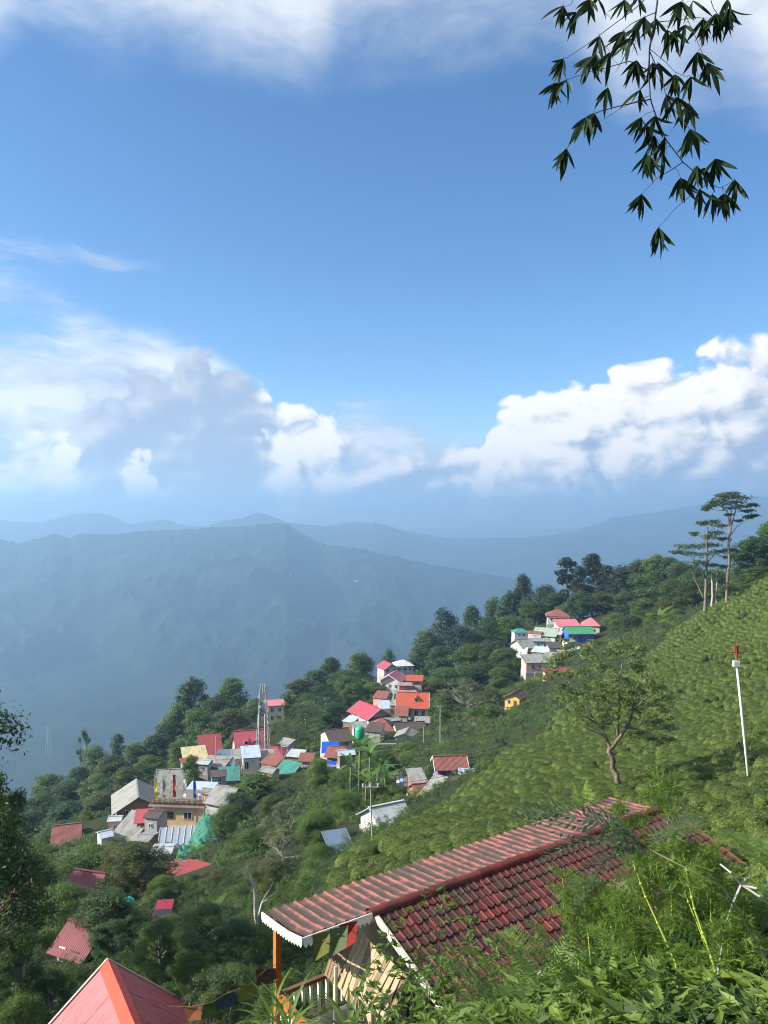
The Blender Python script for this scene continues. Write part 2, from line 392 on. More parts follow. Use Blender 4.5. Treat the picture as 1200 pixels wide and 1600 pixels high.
def ground_hit(px, py, lo=3.0, hi=400.0):
    """the ground point seen at a photo pixel (first crossing along the ray)"""
    d = np.geomspace(lo, hi, 600); x = (px-600)/F*d; z = (800-py)/F*d
    k = np.nonzero(G(x, d) >= z)[0]
    if not len(k): return None
    k = k[0]; return Vector((x[k], d[k], float(G(x[k], d[k])[0])))

def grid_mesh(name, xs, ys, zf):
    XX, YY = np.meshgrid(xs, ys); ZZ = zf(XX, YY)
    nx, ny = len(xs), len(ys); i = np.arange(nx*ny).reshape(ny, nx)
    q = np.stack([i[:-1, :-1], i[:-1, 1:], i[1:, 1:], i[1:, :-1]], -1).reshape(-1, 4)
    return np_mesh(name, np.stack([XX, YY, ZZ], -1).reshape(-1, 3), q, smooth=True)
def gmat(name, cols, scale, bump=.6, dist=.3):
    m, t, o = new_mat(name); b = t.nodes.new('ShaderNodeBsdfPrincipled'); t.links.new(b.outputs[0], o.inputs[0])
    co = t.nodes.new('ShaderNodeTexCoord').outputs['Object']
    n = tex(t, 'ShaderNodeTexNoise', scale, co, Detail=8, Roughness=.7)
    t.links.new(ramp(t, n.outputs[0], cols), b.inputs['Base Color']); b.inputs['Roughness'].default_value = .95; b.inputs['Specular IOR Level'].default_value = .1
    bp = t.nodes.new('ShaderNodeBump'); bp.inputs['Strength'].default_value = bump; bp.inputs['Distance'].default_value = dist
    t.links.new(n.outputs[0], bp.inputs['Height']); t.links.new(bp.outputs[0], b.inputs['Normal'])
    return m
m_ground = gmat('hill_soil_and_grass', [(.3, (.012, .016, .007)), (.5, (.022, .032, .011)), (.7, (.05, .046, .026))], 1.2)
xs = np.unique(np.round(np.concatenate([np.linspace(-320, -60, 50), np.linspace(-60, 60, 120), np.linspace(60, 300, 60)]), 3))
ys = np.unique(np.round(np.concatenate([np.linspace(-30, 0, 12), np.linspace(0, 70, 100), np.linspace(70, 480, 110)]), 3))
def hillz(x, y):
    z = G(x, y); e = np.maximum(0, np.maximum(np.abs(x)-240, y-380)); return z - e*1.2 + (fbm2(x/9, y/9, 4, 5)-.5)*1.0*np.clip((np.hypot(x, y)-6)/30, 0, 1)
ground = tag(obj('ground', grid_mesh('ground', xs, ys, hillz), mat=m_ground), kind='structure')

# ---------------------------------------------------------------- mountains across the valley
RIDGES = [  # crest: (photo x, photo y) list, metres, slope towards us, slope behind
 ('near', [(-900,900),(-500,860),(-200,842),(-40,842),(0,842),(30,850),(60,842),(85,834),(110,842),(125,834),(170,835),(220,830),(330,825),(400,822),(432,818),(448,819),(470,833),(505,852),(567,858),(667,880),(735,893),(800,905),(900,932),(1100,990),(1500,1100)], 4200, .42, .7),
 ('mid', [(-900,900),(200,880),(300,840),(330,818),(355,811),(385,808),(403,800),(420,806),(450,815),(480,818),(520,824),(560,820),(585,815),(600,817),(640,832),(690,850),(740,856),(800,850),(860,838),(900,834),(935,832),(960,838),(1000,855),(1060,872),(1150,890),(1300,900),(1700,860)], 6800, .40, .6),
 ('left', [(-900,800),(-300,825),(-60,812),(0,812),(60,815),(95,808),(125,802),(160,802),(190,812),(215,826),(260,840),(300,850),(700,900)], 7800, .35, .6),
 ('far', [(-900,850),(180,822),(230,815),(262,811),(280,818),(330,822),(500,822),(560,814),(580,818),(700,840),(800,838),(850,836),(900,828),(960,808),(1020,800),(1080,790),(1140,780),(1200,774),(1300,774),(1500,785),(1900,800)], 7600, .3, .5),
]
def mountain_z(x, y):
    px = 600 + F*x/np.maximum(y, 1.0)
    best = np.full(x.shape, -620.0) + (fbm2(x/500, y/500, 3, 3)-.5)*60
    for k, (nm, pts, d, sf, sb) in enumerate(RIDGES):
        pp = np.array(pts, float)
        wig = (fbm2(x/1500+7, x*0+k, 3, 11+k)-.5)*d*.10
        yc = d + wig
        zc = (800-np.interp(px, pp[:, 0], pp[:, 1]))/F*d
        s = y - yc
        spur = (1-np.abs(2*fbm2(x/650+.0009*y, y/1600, 3, 31+k)-1))          # spurs running down towards the valley
        zz = np.where(s < 0, zc + s*sf*(.78+.5*(1-spur)), zc - s*sb)
        amp = np.clip(np.abs(s)/700, 0.05, 1)
        zz = zz + (np.abs(fbm2(x/420, y/420, 5, 41+k)-.5)*-2+.28)*230*amp + (fbm2(x/60, y/60, 3, 51+k)-.5)*22*np.clip(amp*2, 0, 1) + (fbm2(x/38, y/90, 2, 61+k)-.5)*16
        best = np.maximum(best, zz)
    return best
m_forest = gmat('far_forest', [(.30, (.008, .018, .012)), (.5, (.016, .032, .018)), (.66, (.034, .052, .028)), (.78, (.10, .10, .07))], .006, 1.0, 40)
def polar_grid(name, pxs, ds, zf):
    PX, D = np.meshgrid(pxs, ds); XX = (PX-600)/F*D; ZZ = zf(XX, D)
    nx, ny = len(pxs), len(ds); i = np.arange(nx*ny).reshape(ny, nx)
    q = np.stack([i[:-1, :-1], i[:-1, 1:], i[1:, 1:], i[1:, :-1]], -1).reshape(-1, 4)
    return np_mesh(name, np.stack([XX, D, ZZ], -1).reshape(-1, 3), q, smooth=True)
mountains = tag(obj('mountain', polar_grid('mountain', np.concatenate([np.linspace(-900, -60, 90), np.linspace(-50, 1250, 620), np.linspace(1260, 1900, 70)]),
             np.concatenate([np.geomspace(420, 2400, 90), np.linspace(2415, 4700, 210), np.linspace(4740, 13400, 170)]), mountain_z), mat=m_forest), kind='structure')
# the low country goes on to the horizon on every side
far = grid_mesh('valley', np.linspace(-34000, 34000, 60), np.linspace(-34000, 34000, 60), lambda x, y: -760 + (fbm2(x/4000, y/4000, 3, 77)-.5)*120)
tag(obj('valley', far, mat=m_forest), kind='structure')

# ---------------------------------------------------------------- the hazy air
hz = MB().box(-15000, 15000, -3000, 14000, -900, 215).mesh('haze')
m, t, o = new_mat('hazy_air'); pv = t.nodes.new('ShaderNodeVolumePrincipled')
HAZE_DENSITY = 0.00026
pv.inputs['Color'].default_value = (.40, .67, 1.0, 1); pv.inputs['Density'].default_value = HAZE_DENSITY; pv.inputs['Anisotropy'].default_value = 0.36
t.links.new(pv.outputs[0], o.inputs['Volume']); m.cycles.homogeneous_volume = True
haze = tag(obj('haze', hz, mat=m), kind='stuff')

# ================================================================ plants
def unit(v): return v/np.maximum(np.linalg.norm(v, axis=-1, keepdims=True), 1e-9)
def leaves(p, n, L, W, var, rng, fold=False, tang=None, droop=0.0):
    """N leaves at p with normals n, sizes L x W: rhombic blades (folded along the midrib when near)"""
    N = len(p); n = unit(n)
    t = rng.normal(size=(N, 3)) if tang is None else tang
    t = unit(t - n*(t*n).sum(-1, keepdims=True)); b = np.cross(n, t)
    t = t*np.reshape(L, (-1, 1))*.5; b = b*np.reshape(W, (-1, 1))*.5
    dz = np.zeros((N, 3)); dz[:, 2] = -droop*np.reshape(L, (-1,))*np.ones(N)
    up = n*np.reshape(W, (-1, 1))*(.22 if fold else 0)
    V = np.stack([p-t, p-t*.15+b+up, p+t+dz, p-t*.15-b+up], 1).reshape(-1, 3)
    i = np.arange(N)[:, None]*4
    if fold: f = np.concatenate([i+np.array([[0, 1, 2]]), i+np.array([[0, 2, 3]])])
    else: f = i+np.array([[0, 1, 2, 3]])
    return V, f, np.repeat(var, 4)
def clump_leaves(cs, rs, per, size, seed, up=.5, shell=.55, aspect=.5, fold=False, flat=1.0, tone=.55, droop=0.0):
    """leaves spread through clumps: centres cs (k,3), radii rs (k,)"""
    rng = np.random.default_rng(seed); k = len(cs); N = k*per
    c = np.repeat(cs, per, 0); r = np.repeat(rs, per)
    d = unit(rng.normal(size=(N, 3))); d[:, 2] = np.where((d[:, 2] < -.25) & (rng.random(N) < .6), -d[:, 2], d[:, 2])
    rad = r*(shell+(1-shell)*rng.random(N)**.6)*(1+.18*rng.normal(size=N))
    off = d*rad[:, None]; off[:, 2] *= flat
    nn = d + np.array([0, 0, up]) + rng.normal(size=(N, 3))*.55
    sz = size*(.6+.8*rng.random(N))
    var = np.clip(np.repeat(rng.random(k), per)*tone + rng.random(N)*(1-tone), 0, 1)
    return leaves(c+off, nn, sz, sz*aspect, var, rng, fold, droop=droop)
def limb_mesh(segs, mat, name='trunk', n=6):
    mb = MB()
    for pts, rad in segs: mb.tube(pts, rad, n)
    return mb.mesh(name, mat, True)
def bent(a, b, sag, rng, k=4):
    a, b = np.array(a, float), np.array(b, float); out = []
    for i in range(k+1):
        f = i/k; q = a+(b-a)*f + rng.normal(size=3)*np.linalg.norm(b-a)*.035*(0 < i < k); q[2] += sag*4*f*(1-f); out.append(tuple(q))
    return out

bark_grey = m_bark('grey_bark', (.10, .085, .07), (.24, .21, .18)); bark_pale = m_bark('pale_bark', (.28, .24, .19), (.50, .46, .40))
bark_dark = m_bark('dark_bark', (.035, .028, .02), (.10, .08, .06))
lf_dark = m_leaf('dark_broad_leaves', (.012, .030, .009), (.068, .112, .025), trans=.25)
lf_mid = m_leaf('mid_green_leaves', (.020, .050, .011), (.112, .180, .032), trans=.32)
lf_lime = m_leaf('light_green_leaves', (.040, .082, .014), (.160, .235, .040), trans=.38)
lf_pale = m_leaf('pale_dusty_leaves', (.050, .070, .028), (.150, .170, .075), trans=.3)
lf_blue = m_leaf('blue_green_needles', (.008, .022, .012), (.030, .056, .026), trans=.15)
lf_tea = m_leaf('tea_leaves', (.018, .038, .007), (.104, .146, .027), (.19, .235, .050), trans=.25, hue_obj=.3)
def m_tea_mound():
    """the close-clipped leafy surface of a tea bush between the leaves that stand out: speckled leaf tones and dark gaps, rough relief"""
    m, t, o = new_mat('tea_bush_mound'); b = t.nodes.new('ShaderNodeBsdfPrincipled'); t.links.new(b.outputs[0], o.inputs[0])
    co = t.nodes.new('ShaderNodeNewGeometry').outputs['Position']
    n = tex(t, 'ShaderNodeTexNoise', 11, co, Detail=4, Roughness=.75); n2 = tex(t, 'ShaderNodeTexNoise', .5, co, Detail=3)
    f = (E(t, n.outputs[0])-.5)*1.9+.5+(E(t, n2.outputs[0])-.5)*.9
    t.links.new(ramp(t, f.v, [(.12, (.008, .016, .004)), (.45, (.050, .078, .015)), (.75, (.112, .152, .028)), (.95, (.18, .22, .05))]), b.inputs['Base Color'])
    b.inputs['Roughness'].default_value = .7; b.inputs['Specular IOR Level'].default_value = .2
    bp = t.nodes.new('ShaderNodeBump'); bp.inputs['Strength'].default_value = 1.0; bp.inputs['Distance'].default_value = .09
    t.links.new(n.outputs[0], bp.inputs['Height']); t.links.new(bp.outputs[0], b.inputs['Normal']); return m
lf_tea_in = m_tea_mound()

KINDS = {}     # kind -> list of (trunk mesh, crown mesh, width/height ratio)
def crown_points(rng, k, zlo, zhi, prof, rmin):
    """clump centres filling a crown whose half-width at relative height f is prof(f)"""
    cs = []; ph = rng.random(2)*6.28; lob = 1.0
    while len(cs) < k:
        f = rng.random()**.85; a = rng.random()*2*math.pi; w = prof(f)*(1+lob*(.30*math.sin(2*a+ph[0]+2*f)+.22*math.sin(3*a+ph[1]-3*f))); r = w*math.sqrt(rng.uniform(.12, 1))
        cs.append((r*math.cos(a), r*math.sin(a), zlo+(zhi-zlo)*f))
    return np.array(cs)
def add_kind(kind, seed, k, per, size, prof, zlo=.18, zhi=.95, cr=(.07, .12), trunk_r=.022, fold=False, flat=.8, aspect=.55, bark=None, up=.5, limbs=12, shell=.5, wob=.06, droop=0.0, lean=.03):
    rng = np.random.default_rng(seed)
    cs = crown_points(rng, k, zlo, zhi, prof, 0); rs = rng.uniform(*cr, size=k)
    hl = rng.normal(size=2)*lean
    cs[:, 0] += hl[0]*cs[:, 2]; cs[:, 1] += hl[1]*cs[:, 2]
    V, f, var = clump_leaves(cs, rs, per, size, seed+1, up=up, flat=flat, aspect=aspect, fold=fold, shell=shell, droop=droop)
    k_ = 1/np.percentile(V[:, 2], 99.6); V = V*np.array([1, 1, k_]); cs = cs*np.array([1, 1, k_])
    crown = np_mesh('crown', V, f, var)
    top = zhi*.86; tr = [(0, 0, -.06)]+[(hl[0]*z+rng.normal()*wob*z*.3, hl[1]*z+rng.normal()*wob*z*.3, z) for z in np.linspace(.06, top, 6)]
    segs = [(tr, list(np.linspace(trunk_r, trunk_r*.25, 7)))]
    for i in rng.permutation(k)[:limbs]:
        zz = max(.10, cs[i, 2]*rng.uniform(.5, .75)); j = min(6, 1+int(zz/top*5.2)); p0 = tr[j]
        if p0[2] < cs[i, 2]: segs.append((bent(p0, cs[i], .0, rng, 3), [trunk_r*.42, trunk_r*.3, trunk_r*.2, trunk_r*.08]))
    trunk = limb_mesh(segs, bark or bark_grey)
    wr = 2*float(np.percentile(np.hypot(V[:, 0], V[:, 1]), 97))
    KINDS.setdefault(kind, []).append((trunk, crown, wr))
dome = lambda w: (lambda f: w*math.sqrt(max(.02, 1-(2*f-.95)**2*.95)))
for i in range(6):      # broad crowns as seen across the village
    add_kind('broad', 100+i*7, (46, 60, 52)[i % 3]+i, 190, .029, (dome(.23), dome(.29), lambda f: .30*(1-f)**.55*(.55+.6*f)+.03)[i % 3], .10, .92, ((.075, .13), (.06, .12), (.07, .12))[i % 3], limbs=8, wob=.1, flat=1.0, shell=.6)
for i in range(3):      # the same, nearer: finer leaves
    add_kind('middle', 200+i*7, 80, 330, .019, dome(.27+.03*i), .08, .93, (.07, .12), flat=1.0, limbs=16, wob=.12, fold=True)
for i in range(3):
    add_kind('near', 300+i*7, 70, 420, .016, dome(.30+.03*i), .10, .95, (.05, .095), limbs=24, fold=True, aspect=.45, shell=.35, wob=.12)
for i in range(2):      # dark conifers on the crest
    add_kind('conifer', 400+i*7, 90, 110, .032, (lambda f: .25*(1-f)**.75*(.85+.25*((f*6) % 1))+.015), .08, .98, (.055, .09), limbs=6, flat=.7, aspect=.4, lean=.005, trunk_r=.016)
add_kind('column', 420, 40, 120, .036, (lambda f: .085*(1-.45*f)+.01), .08, .96, (.04, .06), limbs=4, lean=.005, trunk_r=.016)
for i in range(2):      # thin light crowns, branches showing
    add_kind('wispy', 500+i*7, 34, 110, .026, dome(.27), .25, .95, (.05, .10), limbs=26, shell=.1, bark=bark_pale, trunk_r=.016, wob=.15)
for i in range(2):      # feathery bamboo-like clumps, drooping
    add_kind('feathery', 600+i*7, 60, 170, .030, dome(.36), .05, .93, (.06, .11), limbs=8, aspect=.16, up=.1, droop=.35, shell=.3)
ORD = 'first second third fourth fifth sixth seventh eighth ninth tenth eleventh twelfth thirteenth fourteenth fifteenth sixteenth seventeenth eighteenth nineteenth twentieth'.split()
ORD += ['twenty-'+w for w in ORD[:9]] + ['thirtieth'] + ['thirty-'+w for w in ORD[:9]] + ['fortieth'] + ['forty-'+w for w in ORD[:9]]
NAME = dict(broad='broadleaf_tree', middle='broadleaf_tree', near='broadleaf_tree', conifer='conifer_tree', column='column_tree', wispy='thin_crowned_tree', feathery='bamboo_clump')
LOOK = dict(broad='broadleaf tree', middle='broadleaf tree', near='leafy tree', conifer='dark conifer', column='slim columnar tree', wispy='thin crowned tree', feathery='feathery bamboo clump')
TREES = 0; FOOT = []     # FOOT: (x, y, r) kept clear of undergrowth
def set_mat(o, m):
    o.material_slots[0].link = 'OBJECT'; o.material_slots[0].material = m
def put_tree(px, top, d, wpx, kind, mat, k=None, sink=.0):
    global TREES
    tr, cr, wr = KINDS[kind][(TREES if k is None else k) % len(KINDS[kind])]; TREES += 1
    x = (px-600)/F*d; z0 = g1(x, d)-sink; zt = (800-top)/F*d; H = max(zt-z0, wpx/F*d*.7, 1.5); Wd = wpx/F*d
    e = empty(NAME[kind], (x, d, zt-H), random.uniform(0, 6.28), (Wd/wr, Wd/wr, H))
    if not tr.materials: tr.materials.append(bark_grey)
    obj('trunk', tr, e)
    if not cr.materials: cr.materials.append(lf_mid)
    c = obj('crown', cr, e); set_mat(c, mat)
    return e
def cluster(where, group, lst):
    """a stand of trees: (photo x, photo y of the top, metres, width in photo px, kind, leaf material)"""
    done = []
    for a in lst:
        px, top, d, w = a[:4]; kind = a[4] if len(a) > 4 else 'broad'; mat = a[5] if len(a) > 5 else (lf_mid, lf_dark, lf_mid, lf_dark, lf_lime)[TREES % 5]
        mat = VARY.get((mat.name, TREES % 3), mat); e = put_tree(px, top, d, w, kind, mat); done.append((px, e, LOOK[kind]))
    kinds = {}
    for px, e, look in sorted(done, key=lambda q: q[0]): kinds.setdefault(look, []).append(e)
    for look, es in kinds.items():
        for i, e in enumerate(es):
            lab = f'{look} {where}' if len(es) == 1 else f'{ORD[i]} {look} {where}, counted from the left' if len(f'{where}{look}'.split()) < 11 else f'{ORD[i]} {look} from left {where}'
            tag(e, lab, 'bamboo' if 'bamboo' in look else 'tree', group)
lf_olive = m_leaf('olive_leaves', (.024, .036, .010), (.105, .125, .030), trans=.3)
lf_deep = m_leaf('deep_green_leaves', (.010, .030, .011), (.052, .112, .028), trans=.25)
VARY = {('dark_broad_leaves', 1): lf_deep, ('mid_green_leaves', 2): lf_olive, ('dark_broad_leaves', 2): lf_mid}
D_, M_, L_, Q_, B_ = lf_dark, lf_mid, lf_lime, lf_pale, lf_blue
cluster('on the wooded crest above the blue house', 'trees on the wooded crest', [
 (886,871,300,30,'column',B_),(925,866,292,62,'conifer',B_),(905,885,285,48,'conifer',B_),(948,884,282,46,'conifer',B_),
 (820,899,310,52,'broad',B_),(775,935,320,44,'broad',D_),(850,914,300,50,'broad',B_),(868,926,290,50,'broad',D_),(965,893,290,52,'broad',D_),(992,890,280,56,'broad',M_),(1045,872,250,62,'broad',D_),
 (1072,898,225,50,'broad',D_),(1015,903,262,56,'broad',D_),(905,925,275,52,'broad',D_),(945,925,272,56,'broad',M_),(980,925,258,54,'broad',D_),(1010,935,240,54,'broad',M_),(1038,938,215,56,'broad',M_),(1060,952,190,34,'broad',L_),
 (800,925,312,50,'broad',D_),(835,940,290,50,'broad',D_),(880,945,282,40,'broad',M_),(1025,960,205,40,'broad',L_),(990,962,225,44,'broad',M_),(960,958,245,40,'broad',L_),(1002,876,262,58,'broad',D_),(1028,868,255,56,'broad',D_),(1062,878,240,60,'broad',D_),(1088,888,215,54,'broad',D_),(975,884,275,50,'broad',B_),(1052,905,225,56,'broad',D_)])
cluster('behind the tall umbrella trees on the tea crest', 'trees behind the tea crest', [
 (1182,840,178,80,'broad',D_),(1202,816,182,70,'broad',D_),(1160,884,180,54,'broad',M_),(1118,893,190,60,'broad',D_),(1085,905,200,56,'broad',M_),(1235,830,175,80,'broad',D_),(1140,912,172,40,'broad',M_),(1190,885,170,60,'broad',D_)])
cluster('on the steep wooded slope above the pink roofs', 'trees on the steep wooded slope', [
 (697,952,300,58,'broad',B_),(740,948,310,52,'broad',D_),(672,985,285,56,'broad',D_),(720,976,272,62,'broad',B_),(762,965,272,62,'broad',D_),(800,962,268,52,'broad',D_),(655,1012,268,46,'broad',D_),(690,1010,255,62,'broad',D_),(730,1006,245,70,'broad',D_),
 (770,1000,240,70,'broad',D_),(795,1012,222,58,'broad',M_),(700,1045,232,66,'broad',D_),(740,1038,216,72,'broad',D_),(785,1045,205,62,'broad',M_),(680,1062,222,52,'broad',M_),(735,1062,178,90,'wispy',Q_),(705,1078,190,60,'broad',M_),(772,1078,186,62,'broad',M_),
 (690,1100,180,46,'broad',M_),(765,1100,160,70,'broad',M_),(800,1075,185,46,'broad',L_),(830,1060,190,50,'broad',L_),(845,1090,165,60,'broad',M_),(800,1125,140,70,'broad',M_),(745,1120,150,60,'wispy',Q_)])
cluster('between the mast and the pink roofs', 'trees in the middle wood', [
 (520,1028,252,60,'broad',D_),(568,1021,252,58,'broad',D_),(608,1014,280,26,'broad',D_),(492,1048,238,58,'broad',D_),(466,1062,226,54,'broad',M_),(542,1046,232,58,'broad',M_),(508,1070,210,80,'feathery',D_),(478,1084,198,88,'feathery',D_),(468,1108,184,80,'feathery',D_),
 (552,1068,216,50,'broad',M_),(584,1068,218,44,'broad',L_),(445,1095,222,40,'broad',M_),(520,1100,192,60,'broad',D_),(492,1130,172,60,'feathery',D_),(560,1100,200,36,'broad',M_)])
cluster('in the wood left of the mast', 'trees in the left wood', [
 (304,1060,252,62,'broad',D_),(366,1060,256,60,'broad',D_),(335,1088,232,62,'broad',D_),(396,1092,242,46,'broad',M_),(280,1098,232,52,'broad',D_),(258,1128,226,52,'broad',D_),(312,1108,214,62,'broad',M_),(362,1108,212,62,'broad',M_),(240,1148,222,52,'broad',D_),(184,1148,232,46,'conifer',D_),
 (216,1162,216,52,'broad',D_),(150,1165,242,44,'broad',M_),(130,1140,262,30,'wispy',D_),(170,1183,212,52,'broad',M_),(122,1198,222,46,'broad',D_),(232,1182,192,56,'broad',M_),(286,1158,188,50,'broad',L_),(330,1138,195,50,'wispy',Q_),(375,1140,190,44,'broad',M_),
 (76,1212,222,52,'broad',D_),(102,1222,192,60,'broad',D_),(150,1212,182,62,'broad',M_),(200,1202,168,60,'broad',M_),(62,1242,172,62,'broad',D_),(112,1252,160,70,'broad',D_),(152,1242,150,60,'broad',M_),(90,1288,132,80,'broad',D_),(42,1270,140,70,'broad',D_),(20,1240,160,60,'broad',D_),(-10,1290,120,80,'broad',D_)])
cluster('among the houses below the beige building', 'trees in the lower village', [
 (138,1322,78,110,'middle',M_),(212,1318,72,130,'middle',M_),(62,1345,62,110,'middle',D_),(25,1310,70,100,'middle',D_),(255,1372,62,70,'middle',D_),(172,1392,48,120,'middle',D_),(105,1385,54,100,'middle',M_),(402,1212,122,74,'broad',D_),(372,1238,112,60,'middle',D_),(350,1262,98,50,'middle',M_),(425,1245,105,60,'middle',M_),
 (398,1298,78,80,'middle',M_),(300,1180,142,30,'broad',L_),(345,1358,66,60,'middle',M_)])
cluster('in the green hollow above the tea', 'trees in the green hollow', [
 (500,1185,122,44,'middle',L_),(545,1205,112,56,'middle',M_),(598,1172,118,60,'middle',D_),(635,1182,122,52,'middle',M_),(660,1205,112,40,'broad',D_),(452,1252,78,90,'wispy',Q_),(492,1268,70,76,'middle',M_),(540,1240,86,60,'middle',M_),(590,1225,96,46,'middle',M_),(445,1300,60,90,'wispy',Q_),(500,1320,52,70,'middle',M_),(425,1345,52,80,'middle',M_),(478,1365,44,80,'wispy',L_),
 (620,1232,98,40,'middle',L_),(668,1180,126,40,'broad',L_),(700,1160,130,60,'broad',M_),(640,1160,140,44,'broad',L_),(770,1150,118,60,'broad',M_)])
cluster('in the dark thicket by the pink ridge roof', 'trees in the dark thicket', [
 (-120,1080,30,360,'near',D_),(-35,1195,36,200,'near',M_),(20,1300,40,90,'wispy',M_),(30,1450,34,110,'near',M_),(85,1520,30,100,'near',D_),(250,1440,38,120,'near',D_),(315,1425,36,110,'near',D_),(375,1440,32,120,'near',D_),(300,1490,28,110,'near',D_),(360,1510,24,120,'near',D_),(420,1450,30,90,'near',M_),(430,1530,20,110,'near',D_),(20,1560,26,100,'near',M_),
 (175,1440,44,90,'near',D_),(330,1560,20,110,'near',M_)])

# ---------------------------------------------------------------- scattering
def scatter(name, pts, rot, scl, idx, sources, label, cat):
    me = bpy.data.meshes.new(name); me.vertices.add(len(pts)); me.vertices.foreach_set('co', np.asarray(pts, np.float32).ravel())
    for nm, ty, arr in (('rot', 'FLOAT_VECTOR', rot), ('scl', 'FLOAT_VECTOR', scl)):
        at = me.attributes.new(nm, ty, 'POINT'); at.data.foreach_set('vector', np.asarray(arr, np.float32).ravel())
    at = me.attributes.new('idx', 'INT', 'POINT'); at.data.foreach_set('value', np.asarray(idx, np.int32))
    o = link(bpy.data.objects.new(name, me))
    ng = bpy.data.node_groups.new(name, 'GeometryNodeTree')
    ng.interface.new_socket('Geometry', in_out='INPUT', socket_type='NodeSocketGeometry'); ng.interface.new_socket('Geometry', in_out='OUTPUT', socket_type='NodeSocketGeometry')
    i, u = ng.nodes.new('NodeGroupInput'), ng.nodes.new('NodeGroupOutput')
    j = ng.nodes.new('GeometryNodeJoinGeometry'); ip = ng.nodes.new('GeometryNodeInstanceOnPoints')
    for s in sources:
        n = ng.nodes.new('GeometryNodeObjectInfo'); n.transform_space = 'ORIGINAL'; n.inputs['Object'].default_value = s; n.inputs['As Instance'].default_value = True
        ng.links.new(n.outputs['Geometry'], j.inputs[0])
    def attr(nm, ty, k):
        n = ng.nodes.new('GeometryNodeInputNamedAttribute'); n.data_type = ty; n.inputs['Name'].default_value = nm; return n.outputs['Attribute']
    ng.links.new(i.outputs[0], ip.inputs['Points']); ng.links.new(j.outputs[0], ip.inputs['Instance']); ip.inputs['Pick Instance'].default_value = True
    ng.links.new(attr('idx', 'INT', 0), ip.inputs['Instance Index'])
    e2r = ng.nodes.new('FunctionNodeEulerToRotation'); ng.links.new(attr('rot', 'FLOAT_VECTOR', 0), e2r.inputs[0]); ng.links.new(e2r.outputs[0], ip.inputs['Rotation'])
    ng.links.new(attr('scl', 'FLOAT_VECTOR', 0), ip.inputs['Scale']); ng.links.new(ip.outputs[0], u.inputs[0])
    md = o.modifiers.new('scatter', 'NODES'); md.node_group = ng
    return tag(o, label, cat, kind='stuff')
def inside(poly, x, y):
    c = np.zeros(len(x), bool); n = len(poly)
    for i in range(n):
        (x0, y0), (x1, y1) = poly[i], poly[i-1]
        h = ((y0 > y) != (y1 > y)) & (x < (x1-x0)*(y-y0)/(y1-y0+1e-12)+x0); c ^= h
    return c
TEA_POLY = [tuple(P(*q)[:2]) for q in [(520,1362,40),(560,1335,43),(640,1296,51),(712,1256,60),(775,1212,74),(800,1180,84),(880,1120,100),(960,1062,122),(1050,995,156),(1104,953,160),(1136,943,158),(1200,903,160),(1400,850,160),(1700,1000,60),(1500,1330,22),(1230,1420,19),(1140,1400,23.5),(1050,1330,28),(860,1310,33),(700,1375,31.5),(600,1410,31)]]

# ---------------------------------------------------------------- tea bushes in rows along the contour
def tea_mesh(seed):
    """clipped bush: a low flat-topped leafy mound with small leaves standing just proud of it"""
    rng = np.random.default_rng(seed); na = 18; th = np.linspace(0, 2*np.pi, na, endpoint=False)
    rim = lambda a: .64*(1+.13*np.sin(a*3+seed)+.08*np.sin(a*5+2*seed)); hgt = lambda a, u: .58*(1-np.clip((u-.66)/.34, 0, 1)**2*.62)+.03*np.sin(a*2+u*6+seed)*u
    V = [(0, 0, .58)]; f3 = []; f4 = []; us_ = (.25, .5, .7, .86, .97, 1.0)
    for u in us_:
        for a in th:
            r = rim(a)*u; z = hgt(a, u) if u < 1 else .02
            V.append((r*math.cos(a)+rng.normal()*.012, r*math.sin(a)+rng.normal()*.012, z+rng.normal()*.016*(u < 1)))
    for i in range(na):
        j = (i+1) % na; f3.append((0, 1+i, 1+j))
        for k in range(len(us_)-1): f4.append((1+k*na+i, 1+(k+1)*na+i, 1+(k+1)*na+j, 1+k*na+j))
    N = 850; a = rng.random(N)*2*np.pi; u = rng.random(N)**.55; r = rim(a)*u*1.02; z = hgt(a, u)+rng.uniform(-.02, .06, N)
    p = np.stack([r*np.cos(a), r*np.sin(a), z], 1); nn = np.stack([np.cos(a)*u*.8, np.sin(a)*u*.8, np.ones(N)], 1)+rng.normal(size=(N, 3))*.42
    s = rng.uniform(.045, .09, N); LV, LF, lv = leaves(p, nn, s, s*.55, rng.random(N), rng); n0 = len(V)
    v0 = np.clip(.42+.14*rng.normal(size=n0), .1, .8); v0[-na:] = .0
    return np_mesh('tea_bush', np.concatenate([np.array(V), LV]), [np.array(f3), np.concatenate([np.array(f4), LF+n0])], np.concatenate([v0, lv]), True, (lf_tea, lf_tea_in), [1]*(len(f3)+len(f4))+[0]*len(LF))
TEA = [tea_mesh(900+i) for i in range(6)]
e_ = np.array([.95, .31]); n_ = np.array([-.31, .95]); pts = []
poly = np.array(TEA_POLY)
for row in np.arange(-20, 175, 1.46):
    s = -30.0 + random.random()
    while s < 190:
        s += random.uniform(.88, 1.22)
        wob = math.sin(s*.045+row*.013)*4.0 + (hash((int(s/5.5), round(row*10))) % 100/100-.5)*.35
        q = e_*s + n_*(row+wob) + RNG.normal(size=2)*.08
        pts.append(q)
pts = np.array(pts); ok = inside(TEA_POLY, pts[:, 0], pts[:, 1]); pts = pts[ok]
gap = fbm2(pts[:, 0]/2.2, pts[:, 1]/2.2, 2, 81); pts = pts[gap < np.where(pts[:, 1] < 60, .80, .70)]
ppx = 600+F*pts[:, 0]/pts[:, 1]; pts = pts[(ppx > -60) & (ppx < 1290)]
